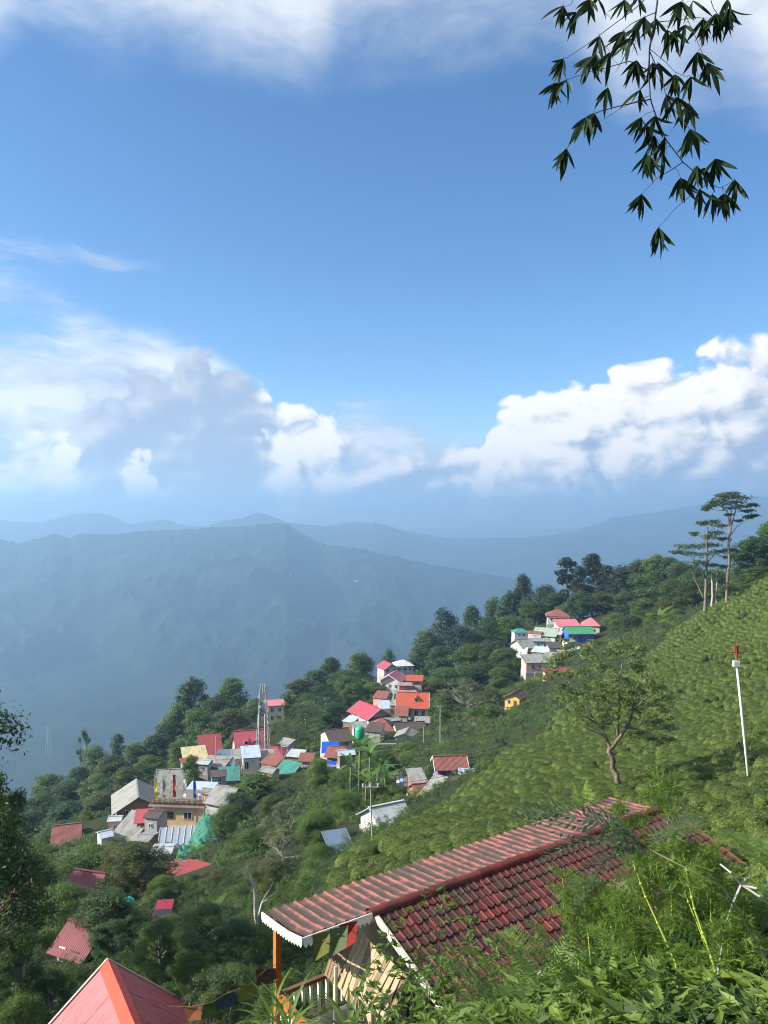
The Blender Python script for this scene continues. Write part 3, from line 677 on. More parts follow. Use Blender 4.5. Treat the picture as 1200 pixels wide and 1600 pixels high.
zz = G(pts[:, 0], pts[:, 1]) + (fbm2(pts[:, 0]/9, pts[:, 1]/9, 4, 5)-.5)*1.0*np.clip((np.hypot(pts[:, 0], pts[:, 1])-6)/30, 0, 1)
N = len(pts); yaw = math.atan2(.31, .95)+RNG.normal(size=N)*.14+(RNG.random(N) < .5)*np.pi
hsc = (.86+.22*fbm2(pts[:, 0]/5, pts[:, 1]/5, 3, 91)+RNG.random(N)*.10)
scl = np.stack([RNG.uniform(1.12, 1.5, N), RNG.uniform(.84, 1.0, N), hsc], 1); idx = RNG.integers(0, 6, N)
P3 = np.stack([pts[:, 0], pts[:, 1], zz-.05], 1)
order = np.argsort(pts[:, 1] + 1000*((600+F*pts[:, 0]/pts[:, 1] > 1200) | (600+F*pts[:, 0]/pts[:, 1] < 500)) + 1000*((pts[:, 1] < 34) & (ppx[(ppx > -60) & (ppx < 1290)] < 1060)))
near_i = order[:300]; rest = order[300:]
bush_src = {}
for i in near_i:
    o = bpy.data.objects.new('tea_bush', TEA[idx[i]]); o.location = P3[i]; o.rotation_euler = (0, 0, yaw[i]); o.scale = scl[i]; link(o)
    tag(o, 'clipped green tea bush on the near part of the tea slope', 'tea bush', 'tea bushes nearest the tiled house'); bush_src.setdefault(int(idx[i]), o)
srcs = [bush_src[k] for k in sorted(bush_src)][::-1]
scatter('tea_bushes', P3[rest], np.stack([0*yaw[rest], 0*yaw[rest], yaw[rest]], 1), scl[rest], idx[rest] % len(srcs), srcs, 'rows of clipped tea bushes covering the whole hillside', 'tea bushes')

# ---------------------------------------------------------------- undergrowth between trees and houses
def shrub_mesh(seed, n, size, fold):
    rng = np.random.default_rng(seed); k = 9
    cs = np.stack([rng.normal(size=k)*.45, rng.normal(size=k)*.45, rng.uniform(.25, .85, k)], 1); rs = rng.uniform(.25, .45, k)
    V, f, var = clump_leaves(cs, rs, n//k, size, seed+5, fold=fold, shell=.3, up=.6)
    return np_mesh('shrub', V, f, var)
shrub_objs = []
for i, (m, fo) in enumerate(((lf_mid, 0), (lf_dark, 0), (lf_lime, 0), (lf_mid, 1), (lf_dark, 1))):
    me = shrub_mesh(1000+i*3, 320 if not fo else 700, .17 if not fo else .11, bool(fo)); me.materials.append(m); shrub_objs.append(bpy.data.objects.new('shrub', me))
def make_under():
    pts = []
    d = 9.0
    while d < 345:
        st = 22.0
        for px in np.arange(-90, 1290, st): pts.append(((px+random.uniform(-st, st)*.6), d*(1+random.uniform(-.012, .012))))
        d *= 1.0225
    q = np.array(pts); x = (q[:, 0]-600)/F*q[:, 1]; y = q[:, 1]
    ok = ~inside(TEA_POLY, x, y)
    for fx, fy, fr in FOOT: ok &= (np.hypot(x-fx, y-fy) > fr)
    x, y = x[ok], y[ok]
    open_ = fbm2(x/14, y/14, 3, 71); keep = ~((open_ > .66) & (y > 60)); x, y = x[keep], y[keep]
    z = G(x, y); n = len(x); s = np.clip(.0145*y, .16, .6+.0035*np.maximum(y-40, 0))*RNG.uniform(.7, 1.5, n)
    near = y < 70; idx = np.where(near, RNG.integers(3, 5, n), RNG.choice([0, 1, 2, 0, 1], n)); idx = 4-idx
    scatter('undergrowth', np.stack([x, y, z-.15*s], 1), np.stack([RNG.normal(size=n)*.15, RNG.normal(size=n)*.15, RNG.random(n)*6.28], 1), np.stack([s, s, s*RNG.uniform(.7, 1.2, n)], 1), idx, shrub_objs,
            'green bushes and ground cover filling the village slopes', 'undergrowth')

# ================================================================ the village
glass = m_plain('dark_window_glass', (.02, .025, .03), .15, .1, spec=.6)
white_wood = m_plain('white_painted_wood', (.60, .59, .56), .6, .3)
brown_wood = m_plain('brown_wood', (.14, .075, .035), .7, .4)
concrete = m_plain('weathered_concrete', (.34, .32, .29), .9, .5, .8, dirt=(.10, .10, .085))
def paint(n, c, wear=.3): return m_plain(n+'_wall', c, .8, wear, .7, dirt=shade(c, .42), bump=.15)
WALL = dict(white=paint('white', (.56, .55, .52), .45), cream=paint('cream', (.66, .54, .36)), beige=paint('beige', (.62, .47, .28)), grey=paint('grey', (.40, .39, .37), .45), blue=paint('blue', (.03, .12, .58)),
  cyan=paint('cyan', (.10, .62, .66)), orange=paint('orange', (.80, .22, .045)), purple=paint('purple', (.20, .10, .62)), pink=paint('pink', (.62, .36, .30)), red=paint('red', (.62, .05, .04)), teal=paint('teal', (.20, .42, .42)), wood=paint('board', (.22, .14, .08), .5),
  ochre=paint('ochre', (.78, .42, .10)), green=paint('mint', (.45, .60, .50)))
def sh(n, c, rust=None, wear=.3, rough=.5):
    wear = min(.7, wear*1.5+.08)
    return (m_sheet(n+'_sheet_x', c, rust, wear, 'X', rough=rough), m_sheet(n+'_sheet_y', c, rust, wear, 'Y', rough=rough))
ROOF = dict(pink=sh('pink_red', (.34, .040, .066), (.22, .07, .07), .35), rose=sh('rose', (.52, .13, .16), (.40, .16, .15), .35), red=sh('red', (.25, .032, .032), (.13, .03, .028), .5), maroon=sh('maroon', (.17, .022, .03), (.08, .02, .02), .45), orange=sh('orange_red', (.40, .062, .022), (.25, .055, .028), .35),
  rust=sh('rusty', (.21, .065, .05), (.09, .045, .035), .6, .8), brown=sh('brown', (.075, .050, .042), (.04, .03, .03), .5, .8), grey=sh('grey', (.24, .24, .225), (.10, .095, .085), .5, .8), silver=sh('silver', (.38, .42, .44), (.24, .22, .19), .35, .5),
  green=sh('green', (.05, .25, .11), (.04, .13, .07)), teal=sh('teal', (.035, .21, .165), (.04, .11, .09), .4), palegreen=sh('pale_green', (.27, .33, .26), (.2, .22, .16), .4), white=sh('white', (.50, .51, .50), (.28, .26, .23), .35), blue=sh('slate_blue', (.10, .15, .22), (.07, .08, .1), .35), tarp=sh('straw', (.45, .42, .22), (.28, .22, .1), .5, .9), bluewhite=sh('pale_blue', (.36, .44, .52), (.26, .27, .28), .3))
def window(parent, side, u, z, w, h, W, Dp, frame=white_wood):
    """window set proud of a wall; side f(ront) b l r; u along the wall from its middle, z sill height"""
    mb = MB(); t = .06
    for a in ((-w/2, -w/2+t, 0, h), (w/2-t, w/2, 0, h), (-w/2+t, w/2-t, 0, t), (-w/2+t, w/2-t, h-t, h), (-t/2, t/2, t, h-t)): mb.box(a[0], a[1], -.07, .0, a[2], a[3])
    loc, rz = {'f': ((u, -Dp/2-.004, z), 0), 'b': ((u, Dp/2+.004, z), math.pi), 'l': ((-W/2-.004, u, z), -math.pi/2), 'r': ((W/2+.004, u, z), math.pi/2)}[side]
    o = mb.build('window', frame, parent, loc=loc, rot=(0, 0, rz))
    MB().box(-w/2+t, w/2-t, -.035, -.005, t, h-t).build('pane', glass, o)
    return o
def door(parent, side, u, w, h, W, Dp, mat=brown_wood):
    loc, rz = {'f': ((u, -Dp/2-.004, 0), 0), 'l': ((-W/2-.004, u, 0), -math.pi/2), 'r': ((W/2+.004, u, 0), math.pi/2)}[side]
    o = MB().box(-w/2, w/2, -.05, 0, .02, h).build('door', mat, parent, loc=loc, rot=(0, 0, rz))
    MB().box(w*.32, w*.38, -.11, -.05, h*.46, h*.5).build('handle', concrete, o)
def roof_part(par, kind, W, Dp, h, pitch, over, mats, axis, fascia=None, t=.07):
    if axis == 'y': W, Dp = Dp, W
    tn = math.tan(R(pitch)); a, b = W/2+over, Dp/2+over; rz = h + (Dp/2)*tn; ez = h - over*tn
    mb = MB()
    if kind == 'gable':
        mb.slab([(-a, -b, ez), (a, -b, ez), (a, 0, rz), (-a, 0, rz)], t); mb.slab([(a, b, ez), (-a, b, ez), (-a, 0, rz), (a, 0, rz)], t)
    elif kind == 'hip':
        c = max(W/2-Dp/2*.9, .15)
        mb.slab([(-a, -b, ez), (a, -b, ez), (c, 0, rz), (-c, 0, rz)], t); mb.slab([(a, b, ez), (-a, b, ez), (-c, 0, rz), (c, 0, rz)], t)
        mb.add([(a, -b, ez), (a, b, ez), (c, 0, rz)], [(0, 1, 2)]); mb.add([(-a, b, ez), (-a, -b, ez), (-c, 0, rz)], [(0, 1, 2)])
    elif kind == 'shed':
        rz = h + Dp*tn; mb.slab([(-a, -b, h-over*tn+.02), (a, -b, h-over*tn+.02), (a, b, rz+over*tn+.02), (-a, b, rz+over*tn+.02)], t)
    elif kind == 'flat':
        mb.box(-a, a, -b, b, h+.002, h+.16)
    rot = (0, 0, math.pi/2) if axis == 'y' else None
    o = mb.build('roof', mats[0] if isinstance(mats, tuple) else mats, par, rot=rot)
    if kind in ('gable', 'hip'):
        c = a if kind == 'gable' else max(W/2-Dp/2*.9, .15)
        MB().bar((-c-.02, 0, rz+.03), (c+.02, 0, rz+.03), .28, .07).build('ridge_cap', mats[0], o)
    if fascia is not None and kind == 'gable':
        fb = MB()
        for s in (-1, 1):
            fb.bar((s*(a+.03), -b, ez-.06), (s*(a+.03), 0, rz-.06), .05, .2); fb.bar((s*(a+.03), b, ez-.06), (s*(a+.03), 0, rz-.06), .05, .2)
        fb.build('fascia', fascia, o)
    if fascia is not None and kind != 'gable':
        MB().bar((-a, -b-.03, ez-.05), (a, -b-.03, ez-.05), .05, .2).build('fascia', fascia, o)
    return rz
def house(name, label, px, py, d, wpx, hpx, dep, yaw, wall, roof, rcol, pitch=22, over=.45, axis='x', wins=(), doors=(), fascia=None, group='houses of the village', cat='house', sink=2.2, porch=0, clear=1.8):
    W = wpx/F*d; H = hpx/F*d; loc = P(px, py, d)
    e = empty(name, (loc.x, loc.y+dep*.4, loc.z), R(yaw)); tag(e, label, cat, group)
    wm = WALL[wall] if isinstance(wall, str) else wall
    sink = max(sink, .6+max(loc.z-g1(loc.x+sx*W*.6, loc.y+dep*.4+sy*dep*.6) for sx in (-1, 1) for sy in (-1, 1)))
    mb = MB().box(-W/2, W/2, -dep/2, dep/2, -.3, H); tn = math.tan(R(pitch))
    if roof == 'gable':
        if axis == 'x':
            for s in (-1, 1): mb.add([(s*(W/2-.01), -dep/2, H-.01), (s*(W/2-.01), dep/2, H-.01), (s*(W/2-.01), 0, H+dep/2*tn-.05)], [(0, 1, 2)])
        else:
            for s in (-1, 1): mb.add([(-W/2, s*(dep/2-.01), H-.01), (W/2, s*(dep/2-.01), H-.01), (0, s*(dep/2-.01), H+W/2*tn-.05)], [(0, 1, 2)])
    if roof == 'shed':
        T = H+dep*tn-.02
        mb.add([(-W/2, dep/2, H), (W/2, dep/2, H), (W/2, dep/2, T), (-W/2, dep/2, T), (-W/2, -dep/2, H), (W/2, -dep/2, H)], [(0, 1, 2, 3), (4, 0, 3), (1, 5, 2)])
    mb.build('wall', wm, e)
    MB().box(-W/2-.12, W/2+.12, -dep/2-.12, dep/2+.12, -sink, -.302).build('plinth', concrete, e)
    rm = ROOF[rcol]; roof_part(e, roof, W, dep, H, pitch, over, rm, axis, fascia)
    for w in wins: window(e, *w, W, dep)
    for q in doors: door(e, *q, W, dep)
    if porch:
        pr = MB().slab([(-W/2-.2, -dep/2-porch, H-.75), (W/2+.2, -dep/2-porch, H-.75), (W/2+.2, -dep/2-.01, H-.35), (-W/2-.2, -dep/2-.01, H-.35)], .06).build('porch_roof', rm[0], e)
        for i in range(4): MB().box(-.07, .07, -.07, .07, -.3, H-.8).build('porch_post', white_wood, e, loc=(-W/2+.1+i*(W-.2)/3, -dep/2-porch+.12, 0))
    FOOT.append((loc.x, loc.y, W*.5+clear)); FOOT.append((loc.x, loc.y+dep*.4, max(W, dep)*.55+clear))
    return e, W, H
def wrow(n, W, z, w=.9, h=1.1, side='f'): return [(side, (i-(n-1)/2)*W/n, z, w, h) for i in range(n)]

# -- upper houses, centre
house('hillside_house', 'small white house with pale grey roof at the top of the pink roofed row', 630,1052,255, 26,13, 6, 10, 'white','hip','white', 24, wins=wrow(3, 5.5, 1.0))
house('hillside_house', 'little pink roofed house behind and above the white two storey house', 606,1052,240, 24,8, 5, 25, 'white','gable','pink', 32, axis='y', wins=wrow(2, 4.8, .6, .8, .8), fascia=white_wood)
house('hillside_house', 'white two storey house with pink gable roof, largest in the upper row', 614,1092,218, 30,30, 6, -18, 'white','gable','rose', 30, axis='y', over=.8, wins=wrow(3, 5.4, 3.2, .8, 1.1)+wrow(3, 5.4, .6, .8, 1.2)+wrow(2, 5, 3.2, .8, 1.1, 'l'), fascia=white_wood)
house('hillside_shed', 'small red walled shed with grey flat roof beside the white two storey house', 633,1083,212, 18,12, 3, 0, 'red','flat','grey', wins=wrow(1, 3, .7, .9, .8), cat='shed')
house('hillside_shed', 'low shed with flat orange red roof right of the white two storey house', 648,1071,220, 22,8, 4, -6, 'pink','shed','orange', 9, wins=wrow(2, 4, .4, .7, .7), cat='shed')
house('hillside_house', 'grey concrete house under the red walled shed', 632,1092,208, 34,8, 4, 4, 'grey','flat','grey', wins=wrow(4, 5.8, .3, .7, .8))
e, W, H = house('dormer_house', 'white house with bright orange roof and one dormer', 646,1128,190, 46,25, 7, -4, 'white','gable','orange', 38, over=.5, wins=wrow(4, 7, 1.6, .9, 1.5), fascia=white_wood)
dm = MB(); 
dm.slab([(.2, -2.5, H+1.3), (.95, -2.5, H+2.25), (.95, -.6, H+2.25), (.2, -.6, H+1.3)], .06); dm.slab([(.95, -2.5, H+2.25), (1.7, -2.5, H+1.3), (1.7, -.6, H+1.3), (.95, -.6, H+2.25)], .06)
do = dm.build('dormer', ROOF['orange'][0], e); MB().add([(.3, -2.35, H+.95), (1.6, -2.35, H+.95), (1.6, -2.35, H+1.35), (.95, -2.35, H+2.15), (.3, -2.35, H+1.35), (.3, -.8, H+.95), (1.6, -.8, H+.95), (1.6, -.8, H+1.35), (.95, -.8, H+2.1), (.3, -.8, H+1.35)], [(0, 1, 2, 3, 4), (1, 6, 7, 2), (0, 4, 9, 5)]).build('dormer_front', white_wood, do)
MB().box(.65, 1.25, -2.42, -2.36, H+1.1, H+1.6).build('dormer_window', glass, do)
house('gable_house', 'white house with crimson gable roof and shaded veranda in front', 578,1135,186, 38,18, 8, 33, 'white','gable','pink', 30, axis='y', over=.9, wins=wrow(2, 5, 1.0, .9, 1.2)+wrow(3, 7, 1.0, .9, 1.2, 'r'), fascia=white_wood, porch=.9)
house('low_house', 'low house with faded rust red hip roof below the crimson gable', 597,1148,176, 40,10, 6, -6, 'grey','hip','rust', 30, over=.6, wins=wrow(4, 5.6, .4, .8, .9))
house('low_house', 'dark brown roofed long house beside the rust red hip roof', 640,1150,172, 44,8, 6, 12, 'grey','gable','brown', 24, wins=wrow(3, 6, .3, .8, .8))
house('low_house', 'white walled hut with grey roof below the dark brown roof', 636,1160,162, 30,10, 4, -12, 'white','gable','grey', 22, axis='y', wins=wrow(2, 4, .4, .7, .7))
house('low_house', 'old brown roofed hut left of the crimson gable roof', 548,1128,192, 34,13, 5, 12, 'grey','gable','brown', 24, wins=wrow(3, 5, .8, .8, .9))
house('blue_front_house', 'white house with dark brown roof and blue lower front', 524,1180,152, 34,24, 7, 22, 'white','gable','brown', 22, wins=wrow(2, 4, 1.9, .8, .8), group='houses of the village')
MB().slab([(-2.1, -.9, -.1), (1.0, -.9, -.1), (1.0, -.1, 1.5), (-2.1, -.1, 1.5)], .04)
house('blue_hut', 'small bright blue hut with rusty roof below the brown roofed house', 527,1192,144, 24,12, 4, -16, 'blue','gable','rust', 30, over=.5, wins=wrow(2, 2.6, .4, .7, .8), cat='hut')
bt = MB().slab([(-1.7, 0, -1.1), (1.7, 0, -1.1), (1.7, .9, .9), (-1.7, .9, .9)], .03).build('blue_tarpaulin', m_plain('blue_plastic', (.02, .13, .62), .4, .25)); bt.location = P(516, 1168, 146); tag(bt, 'bright blue tarpaulin hung on the white house front', 'tarpaulin')
# -- around the mast
e, W, H = house('pink_roof_house', 'house with big magenta pink roof and two little roof dormers', 384,1180,165, 42,8, 9, 17, 'grey','gable','pink', 36, over=.5, wins=wrow(3, 5, .3, .8, .6))
for sx in (-.9, 1.0):
    q = MB().box(sx-.45, sx+.45, -2.9, -1.6, H+1.0, H+1.75).build('roof_dormer', WALL['white'], e); MB().slab([(sx-.6, -3.05, H+1.72), (sx+.6, -3.05, H+1.72), (sx+.6, -1.0, H+2.3), (sx-.6, -1.0, H+2.3)], .06).build('dormer_roof', ROOF['pink'][0], q); MB().box(sx-.3, sx+.3, -2.95, -2.902, H+1.1, H+1.6).build('dormer_window', glass, q)
house('white_box_house', 'plain white box shaped house with pale sheet roof beside the mast', 389,1206,150, 25,24, 4.5, 14, 'white','shed','bluewhite', 10, over=.3, wins=[('f', -.9, .6, .8, 1.6)])
house('village_shed', 'low slate blue roofed shed left of the white box house', 357,1194,156, 34,8, 4, 8, 'grey','shed','blue', 10, wins=wrow(2, 4, .3, .7, .6), cat='shed')
house('village_shed', 'low shed with flat crimson roof right of the mast', 429,1186,160, 26,9, 5, -8, 'red','hip','pink', 20, wins=wrow(2, 3, .3, .6, .6), cat='shed')
house('village_hut', 'small dark hut with round topped front right of the mast', 453,1192,158, 20,9, 3.5, 0, 'grey','gable','brown', 24, axis='y', wins=wrow(2, 2.4, .3, .6, .7), cat='hut')
house('red_roof_house', 'small house with bright red sloping roof near the cyan wall', 325,1186,160, 30,8, 5, 18, 'grey','shed','red', 26, wins=wrow(2, 3.6, .2, .7, .6))
house('tarpaulin_shed', 'shed roofed with yellowish tarpaulin behind the cyan wall', 300,1200,152, 32,12, 5, 20, 'grey','shed','tarp', 14, wins=wrow(2, 3.8, .5, .8, .8), cat='shed')
house('cyan_house', 'cyan walled house with red roof edge', 294,1211,148, 24,17, 4, 24, 'cyan','flat','red', over=.35)
house('grey_shed', 'grey weathered shed between the cyan house and the white box', 335,1210,148, 34,14, 4, -10, 'grey','shed','grey', 8, wins=wrow(2, 4, .5, .8, .8), cat='shed')
house('green_roof_hut', 'tiny hut with dark green roof below the slate blue shed', 356,1222,140, 26,5, 3, 12, 'grey','shed','teal', 20, cat='hut')
house('green_roof_hut', 'long low hut with green sheet roof among the timbers', 447,1216,142, 30,6, 3, -30, 'wood','shed','teal', 24, cat='hut')
house('far_block', 'cream three storey block showing behind the mast', 428,1142,212, 24,40, 6, 12, 'cream','flat','rose', over=.5, wins=[w for z in (.8, 3.2, 5.4) for w in wrow(2, 4, z, .8, 1.1)], cat='building')
house('far_block', 'small grey house with red flat roof right of the cream block', 448,1122,222, 22,18, 5, -10, 'grey','flat','red', over=.4, wins=wrow(2, 3.4, 1.2, .8, 1.0), cat='building')
# -- beige building and its neighbours
e, W, H = house('grey_roof_house', 'old house with large sagging grey gable roof left of the beige building', 205,1285,132, 62,26, 8, 20, 'wood','gable','grey', 30, axis='y', over=.9, wins=wrow(3, 6, 1.4, .9, 1.2)+wrow(3, 7, 1.2, .9, 1.1, 'l'))
house('grey_roof_house', 'house with broad pale grey roof behind the prayer flags', 262,1240,140, 42,6, 8, 8, 'wood','gable','grey', 34, over=.5, wins=wrow(3, 4.6, .1, .8, .5))
house('pale_roof_house', 'small house with pale blue white sheet roof right of the flags', 309,1256,128, 36,15, 4, -8, 'white','shed','bluewhite', 9, wins=wrow(2, 3.8, .5, .8, .9))
house('lean_to_shed', 'grey lean-to roof left of and below the old house', 200,1312,122, 38,4, 5, -20, 'grey','shed','grey', 22, cat='shed')
house('pink_lean_to', 'bright pink awning roof beside the beige building', 224,1292,124, 22,10, 2.5, 10, 'wood','shed','pink', 16, over=.5, cat='shed')
house('grey_slab_house', 'grey roofed shed right of the beige building', 350,1262,118, 34,9, 6, -25, 'grey','gable','grey', 26, wins=wrow(2, 3.4, .2, .6, .6), cat='shed')
house('teal_wall_house', 'house with brown red roof and pale teal wall far left', 96,1326,128, 36,13, 6, 18, 'teal','gable','rust', 30, over=.5, wins=wrow(3, 4, .4, .7, .8))
# beige two storey building with railed roof terrace
bb = empty('beige_building', P(276, 1312, 122) + Vector((0, 4, 0)), R(-5)); tag(bb, 'beige two storey building with railed flat roof and dark windows', 'building', 'houses of the village')
MB().box(-3.9, 4.3, -3.2, 3.2, 1.9, 5.0).build('upper_wall', WALL['beige'], bb); MB().box(-3.0, 3.6, -2.6, 3.0, -3, 1.7).build('lower_wall', WALL['beige'], bb)
MB().box(-4.3, 4.7, -3.7, 3.5, 1.702, 1.898).build('balcony_slab', m_plain('pinkish_concrete', (.46, .30, .24), .9, .5), bb)
rf = MB().box(-4.4, 4.8, -3.7, 3.6, 5.002, 5.22).build('roof_slab', m_plain('pinkish_concrete', (.46, .30, .24)), bb)
MB().box(-4.3, 4.7, -3.65, 3.55, 5.222, 5.30).build('roof_terrace', m_plain('stained_terrace', (.16, .14, .12), .9, .6, .8), rf)
for i in range(9):
    q_ = MB().box(-.35, .35, -.2, .2, 5.3, 5.62).build('planter', m_plain('clay_planter', (.20, .09, .05), .8, .4), bb, loc=(-3.8+i*.98, -3.15, 0)); V_, f_, v_ = clump_leaves(np.array([[0, 0, 5.85]]), np.array([.38]), 60, .16, 600+i); me_ = np_mesh('plant', V_, f_, v_); me_.materials.append(lf_mid); obj('plant', me_, q_)
for i in range(12): MB().box(-.035, .035, -.035, .035, 5.3, 6.25).build('railing_post', brown_wood, bb, loc=(-4.2+i*.8, -3.5, 0))
for z in (5.6, 5.9, 6.2): MB().bar((-4.25, -3.5, z+.04), (4.65, -3.5, z+.04), .05).build('railing_bar', brown_wood, bb)
for i in range(10): MB().box(-.03, .03, -.03, .03, 1.9, 2.7).build('balcony_post', white_wood, bb, loc=(-4.2+i*.2*4.4, -3.6, 0))
window(bb, 'f', -1.1, 3.0, 1.3, 1.1, 8.2, 6.4, brown_wood); window(bb, 'f', 1.9, 3.0, 1.3, 1.1, 8.2, 6.4); window(bb, 'l', 0, 3.0, 1.2, 1.1, 7.8, 6.4); window(bb, 'f', -.6, .2, 1.1, 1.0, 7, 5.2)
MB().box(-2.75, -2.0, -3.26, -3.204, 1.92, 3.9).build('door', brown_wood, bb); MB().box(3.2, 3.35, -3.26, -3.204, 1.95, 4.9).build('drain_pipe', concrete, bb)
FOOT += [(bb.location.x, bb.location.y, 6.5), (bb.location.x, bb.location.y-5, 6)]
TZ = bb.location.z+5.302
tank = empty('water_tank', ((315-600)/F*124.6, 124.6, TZ), 0); tag(tank, 'pale round water tank on the beige building roof', 'water tank')
def tank_parts(par, mat, r, h):
    MB().tube([(0, 0, 0), (0, 0, h*.05), (0, 0, h*.85), (0, 0, h), (0, 0, h*1.06)], [r*.96, r, r, r*.6, r*.3], 14).build('body', mat, par, True)
    for k in range(3): MB().tube([(0, 0, h*(.2+.25*k)), (0, 0, h*(.24+.25*k))], r*1.03, 14).build('rib', mat, par, True)
def tank_stand(par, r):
    z = min(g1(par.location.x, par.location.y)-par.location.z, 0)-.5
    for sx in (-1, 1):
        for sy in (-1, 1): MB().box(sx*r-.06, sx*r+.06, sy*r-.06, sy*r+.06, z, -.1).build('stand_leg', steel_, par)
    MB().box(-r-.15, r+.15, -r-.15, r+.15, -.1, -.002).build('stand_top', steel_, par)
steel_ = m_plain('stand_steel', (.25, .24, .23), .6, .4)
tank_parts(tank, m_plain('grey_plastic', (.5, .52, .52), .5, .2), .55, 1.2)
# prayer flags on tall poles
for px, top, bot, dd, col, word in ((233, 1208, 1262, 119, (.72, .62, .06), 'yellow'), (254, 1206, 1262, 121, (.26, .28, .26), 'grey'), (270, 1204, 1262, 119, (.50, .02, .03), 'dark red'), (286, 1212, 1262, 120, (.72, .74, .76), 'white'), (302, 1215, 1262, 119, (.03, .09, .42), 'blue')):
    dd = 123.6; b = Vector((max((px-600)/F*dd, bb.location.x-4.0), dd, TZ)); h = (800-top)/F*dd-TZ; fl = empty('prayer_flag', b); tag(fl, f'{word} prayer flag on a tall pole above the beige building', 'flag', 'prayer flags on the roof')
    MB().tube([(0, 0, -.2), (0, 0, h)], .035, 6).build('pole', concrete, fl)
    V = []; n = 14
    for i in range(n+1):
        z = h*(.18+.70*i/n); s = .06*math.sin(i*1.1+px)
        V += [(.03, s, z), (.03+.42*(1+.15*math.sin(i*.9)), s+.10*math.sin(i*.7+px), z-.12)]
    MB().add(V, [(2*i, 2*i+1, 2*i+3, 2*i+2) for i in range(n)]).build('cloth', m_plain(word+'_flag_cloth', col, .85, .2), fl, True)
# glazed canopy and green net house below
gc = empty('glazed_canopy', P(277, 1338, 112), R(8)); tag(gc, 'white framed sloping canopy of pale blue sheets under the beige building', 'canopy')
bl = m_plain('pale_blue_plastic_sheet', (.26, .31, .38), .3, .4, spec=.5)
for i in range(6): MB().slab([(-2.6+i*.9, -2.2, 1.3), (-1.74+i*.9, -2.2, 1.3), (-1.74+i*.9, 1.8, 3.6), (-2.6+i*.9, 1.8, 3.6)], .03).build('roof_sheet', bl, gc)
for i in range(7): MB().box(-.05, .05, -.05, .05, -2, 1.28).build('post', white_wood, gc, loc=(-2.65+i*.9, -2.2, 0))
for i in range(7): MB().bar((-2.65+i*.9, -2.25, 1.34), (-2.65+i*.9, 1.8, 3.66), .07).build('rafter', white_wood, gc)
for z in (.1, .7): MB().bar((-2.65, -2.26, z), (2.75, -2.26, z), .06).build('rail', white_wood, gc)
FOOT += [(gc.location.x, gc.location.y-1, 5)]
def drape(name, corners, n, amp, mat, seed, label, cat, over=.0):
    """cloth or netting hung between four corners"""
    c = [Vector(q) for q in corners]; rng = np.random.default_rng(seed); V = []
    for j in range(n+1):
        for i in range(n+1):
            u, v = i/n, j/n; p = c[0]*(1-u)*(1-v)+c[1]*u*(1-v)+c[2]*u*v+c[3]*(1-u)*v
            V.append(p + Vector((0, 0, amp*(math.sin(u*9+v*4+seed)*.5+rng.normal()*.35-abs(math.sin(v*9.4))*.6))))
    f = [(j*(n+1)+i, j*(n+1)+i+1, (j+1)*(n+1)+i+1, (j+1)*(n+1)+i) for j in range(n) for i in range(n)]
    o = MB().add(V, f).build(name, mat, None, True)
    for q in c: MB().tube([(q.x, q.y, min(g1(q.x, q.y), q.z)-.5), (q.x, q.y, q.z)], .06, 6).build('post', brown_wood, o)
    md = o.modifiers.new('thick', 'SOLIDIFY'); md.thickness = .02
    return tag(o, label, cat)
net = m_plain('green_shade_net', (.030, .17, .105), .8, .7, 1.4, dirt=(.12, .17, .14))
drape('shade_net', [P(286,1322,101), P(346,1320,101), P(357,1270,112), P(316,1274,112)], 18, .45, net, 3, 'green shade net draped over frames below the beige building', 'netting')
drape('shade_net', [P(264,1358,93), P(328,1360,91.5), P(347,1321,100.5), P(286,1319,101.5)], 18, .4, net, 5, 'torn green shade net over the lower shed roof', 'netting')
house('white_wall_shed', 'white walled shed under the torn green net', 292,1384,86, 30,16, 2.5, 6, 'white','shed','grey', 10, wins=wrow(2, 2.4, .5, .6, .7), cat='shed')
house('red_roof_hut', 'small hut with red sheet roof below the green nets', 290,1402,78, 32,14, 3, -22, 'white','shed','red', 22, cat='hut')
# -- lower left
house('orange_house', 'orange walled house with crimson roof at the left edge', -6,1470,56, 66,52, 4, 25, 'orange','gable','maroon', 34, over=.4, wins=[('r', 0, 1.0, .8, .9)])
house('red_roof_cottage', 'cream cottage with maroon roof among the dark trees', 124,1512,46, 52,30, 2.6, -25, 'cream','gable','maroon', 34, over=.45, wins=[('f', -.5, .5, .5, .7)], doors=[('f', .5, .6, 1.2)])
house('hidden_house', 'house with crimson roof half hidden by trees above the cottage', 130,1425,70, 46,26, 4, -15, 'white','gable','maroon', 36, over=.4, wins=wrow(2, 2.6, .5, .6, .7))
house('hidden_house', 'house with dull pink roof half hidden by trees below the canopy', 210,1410,72, 64,20, 4, 8, 'pink','gable','rust', 30, over=.4, wins=wrow(3, 3.4, .4, .6, .6))
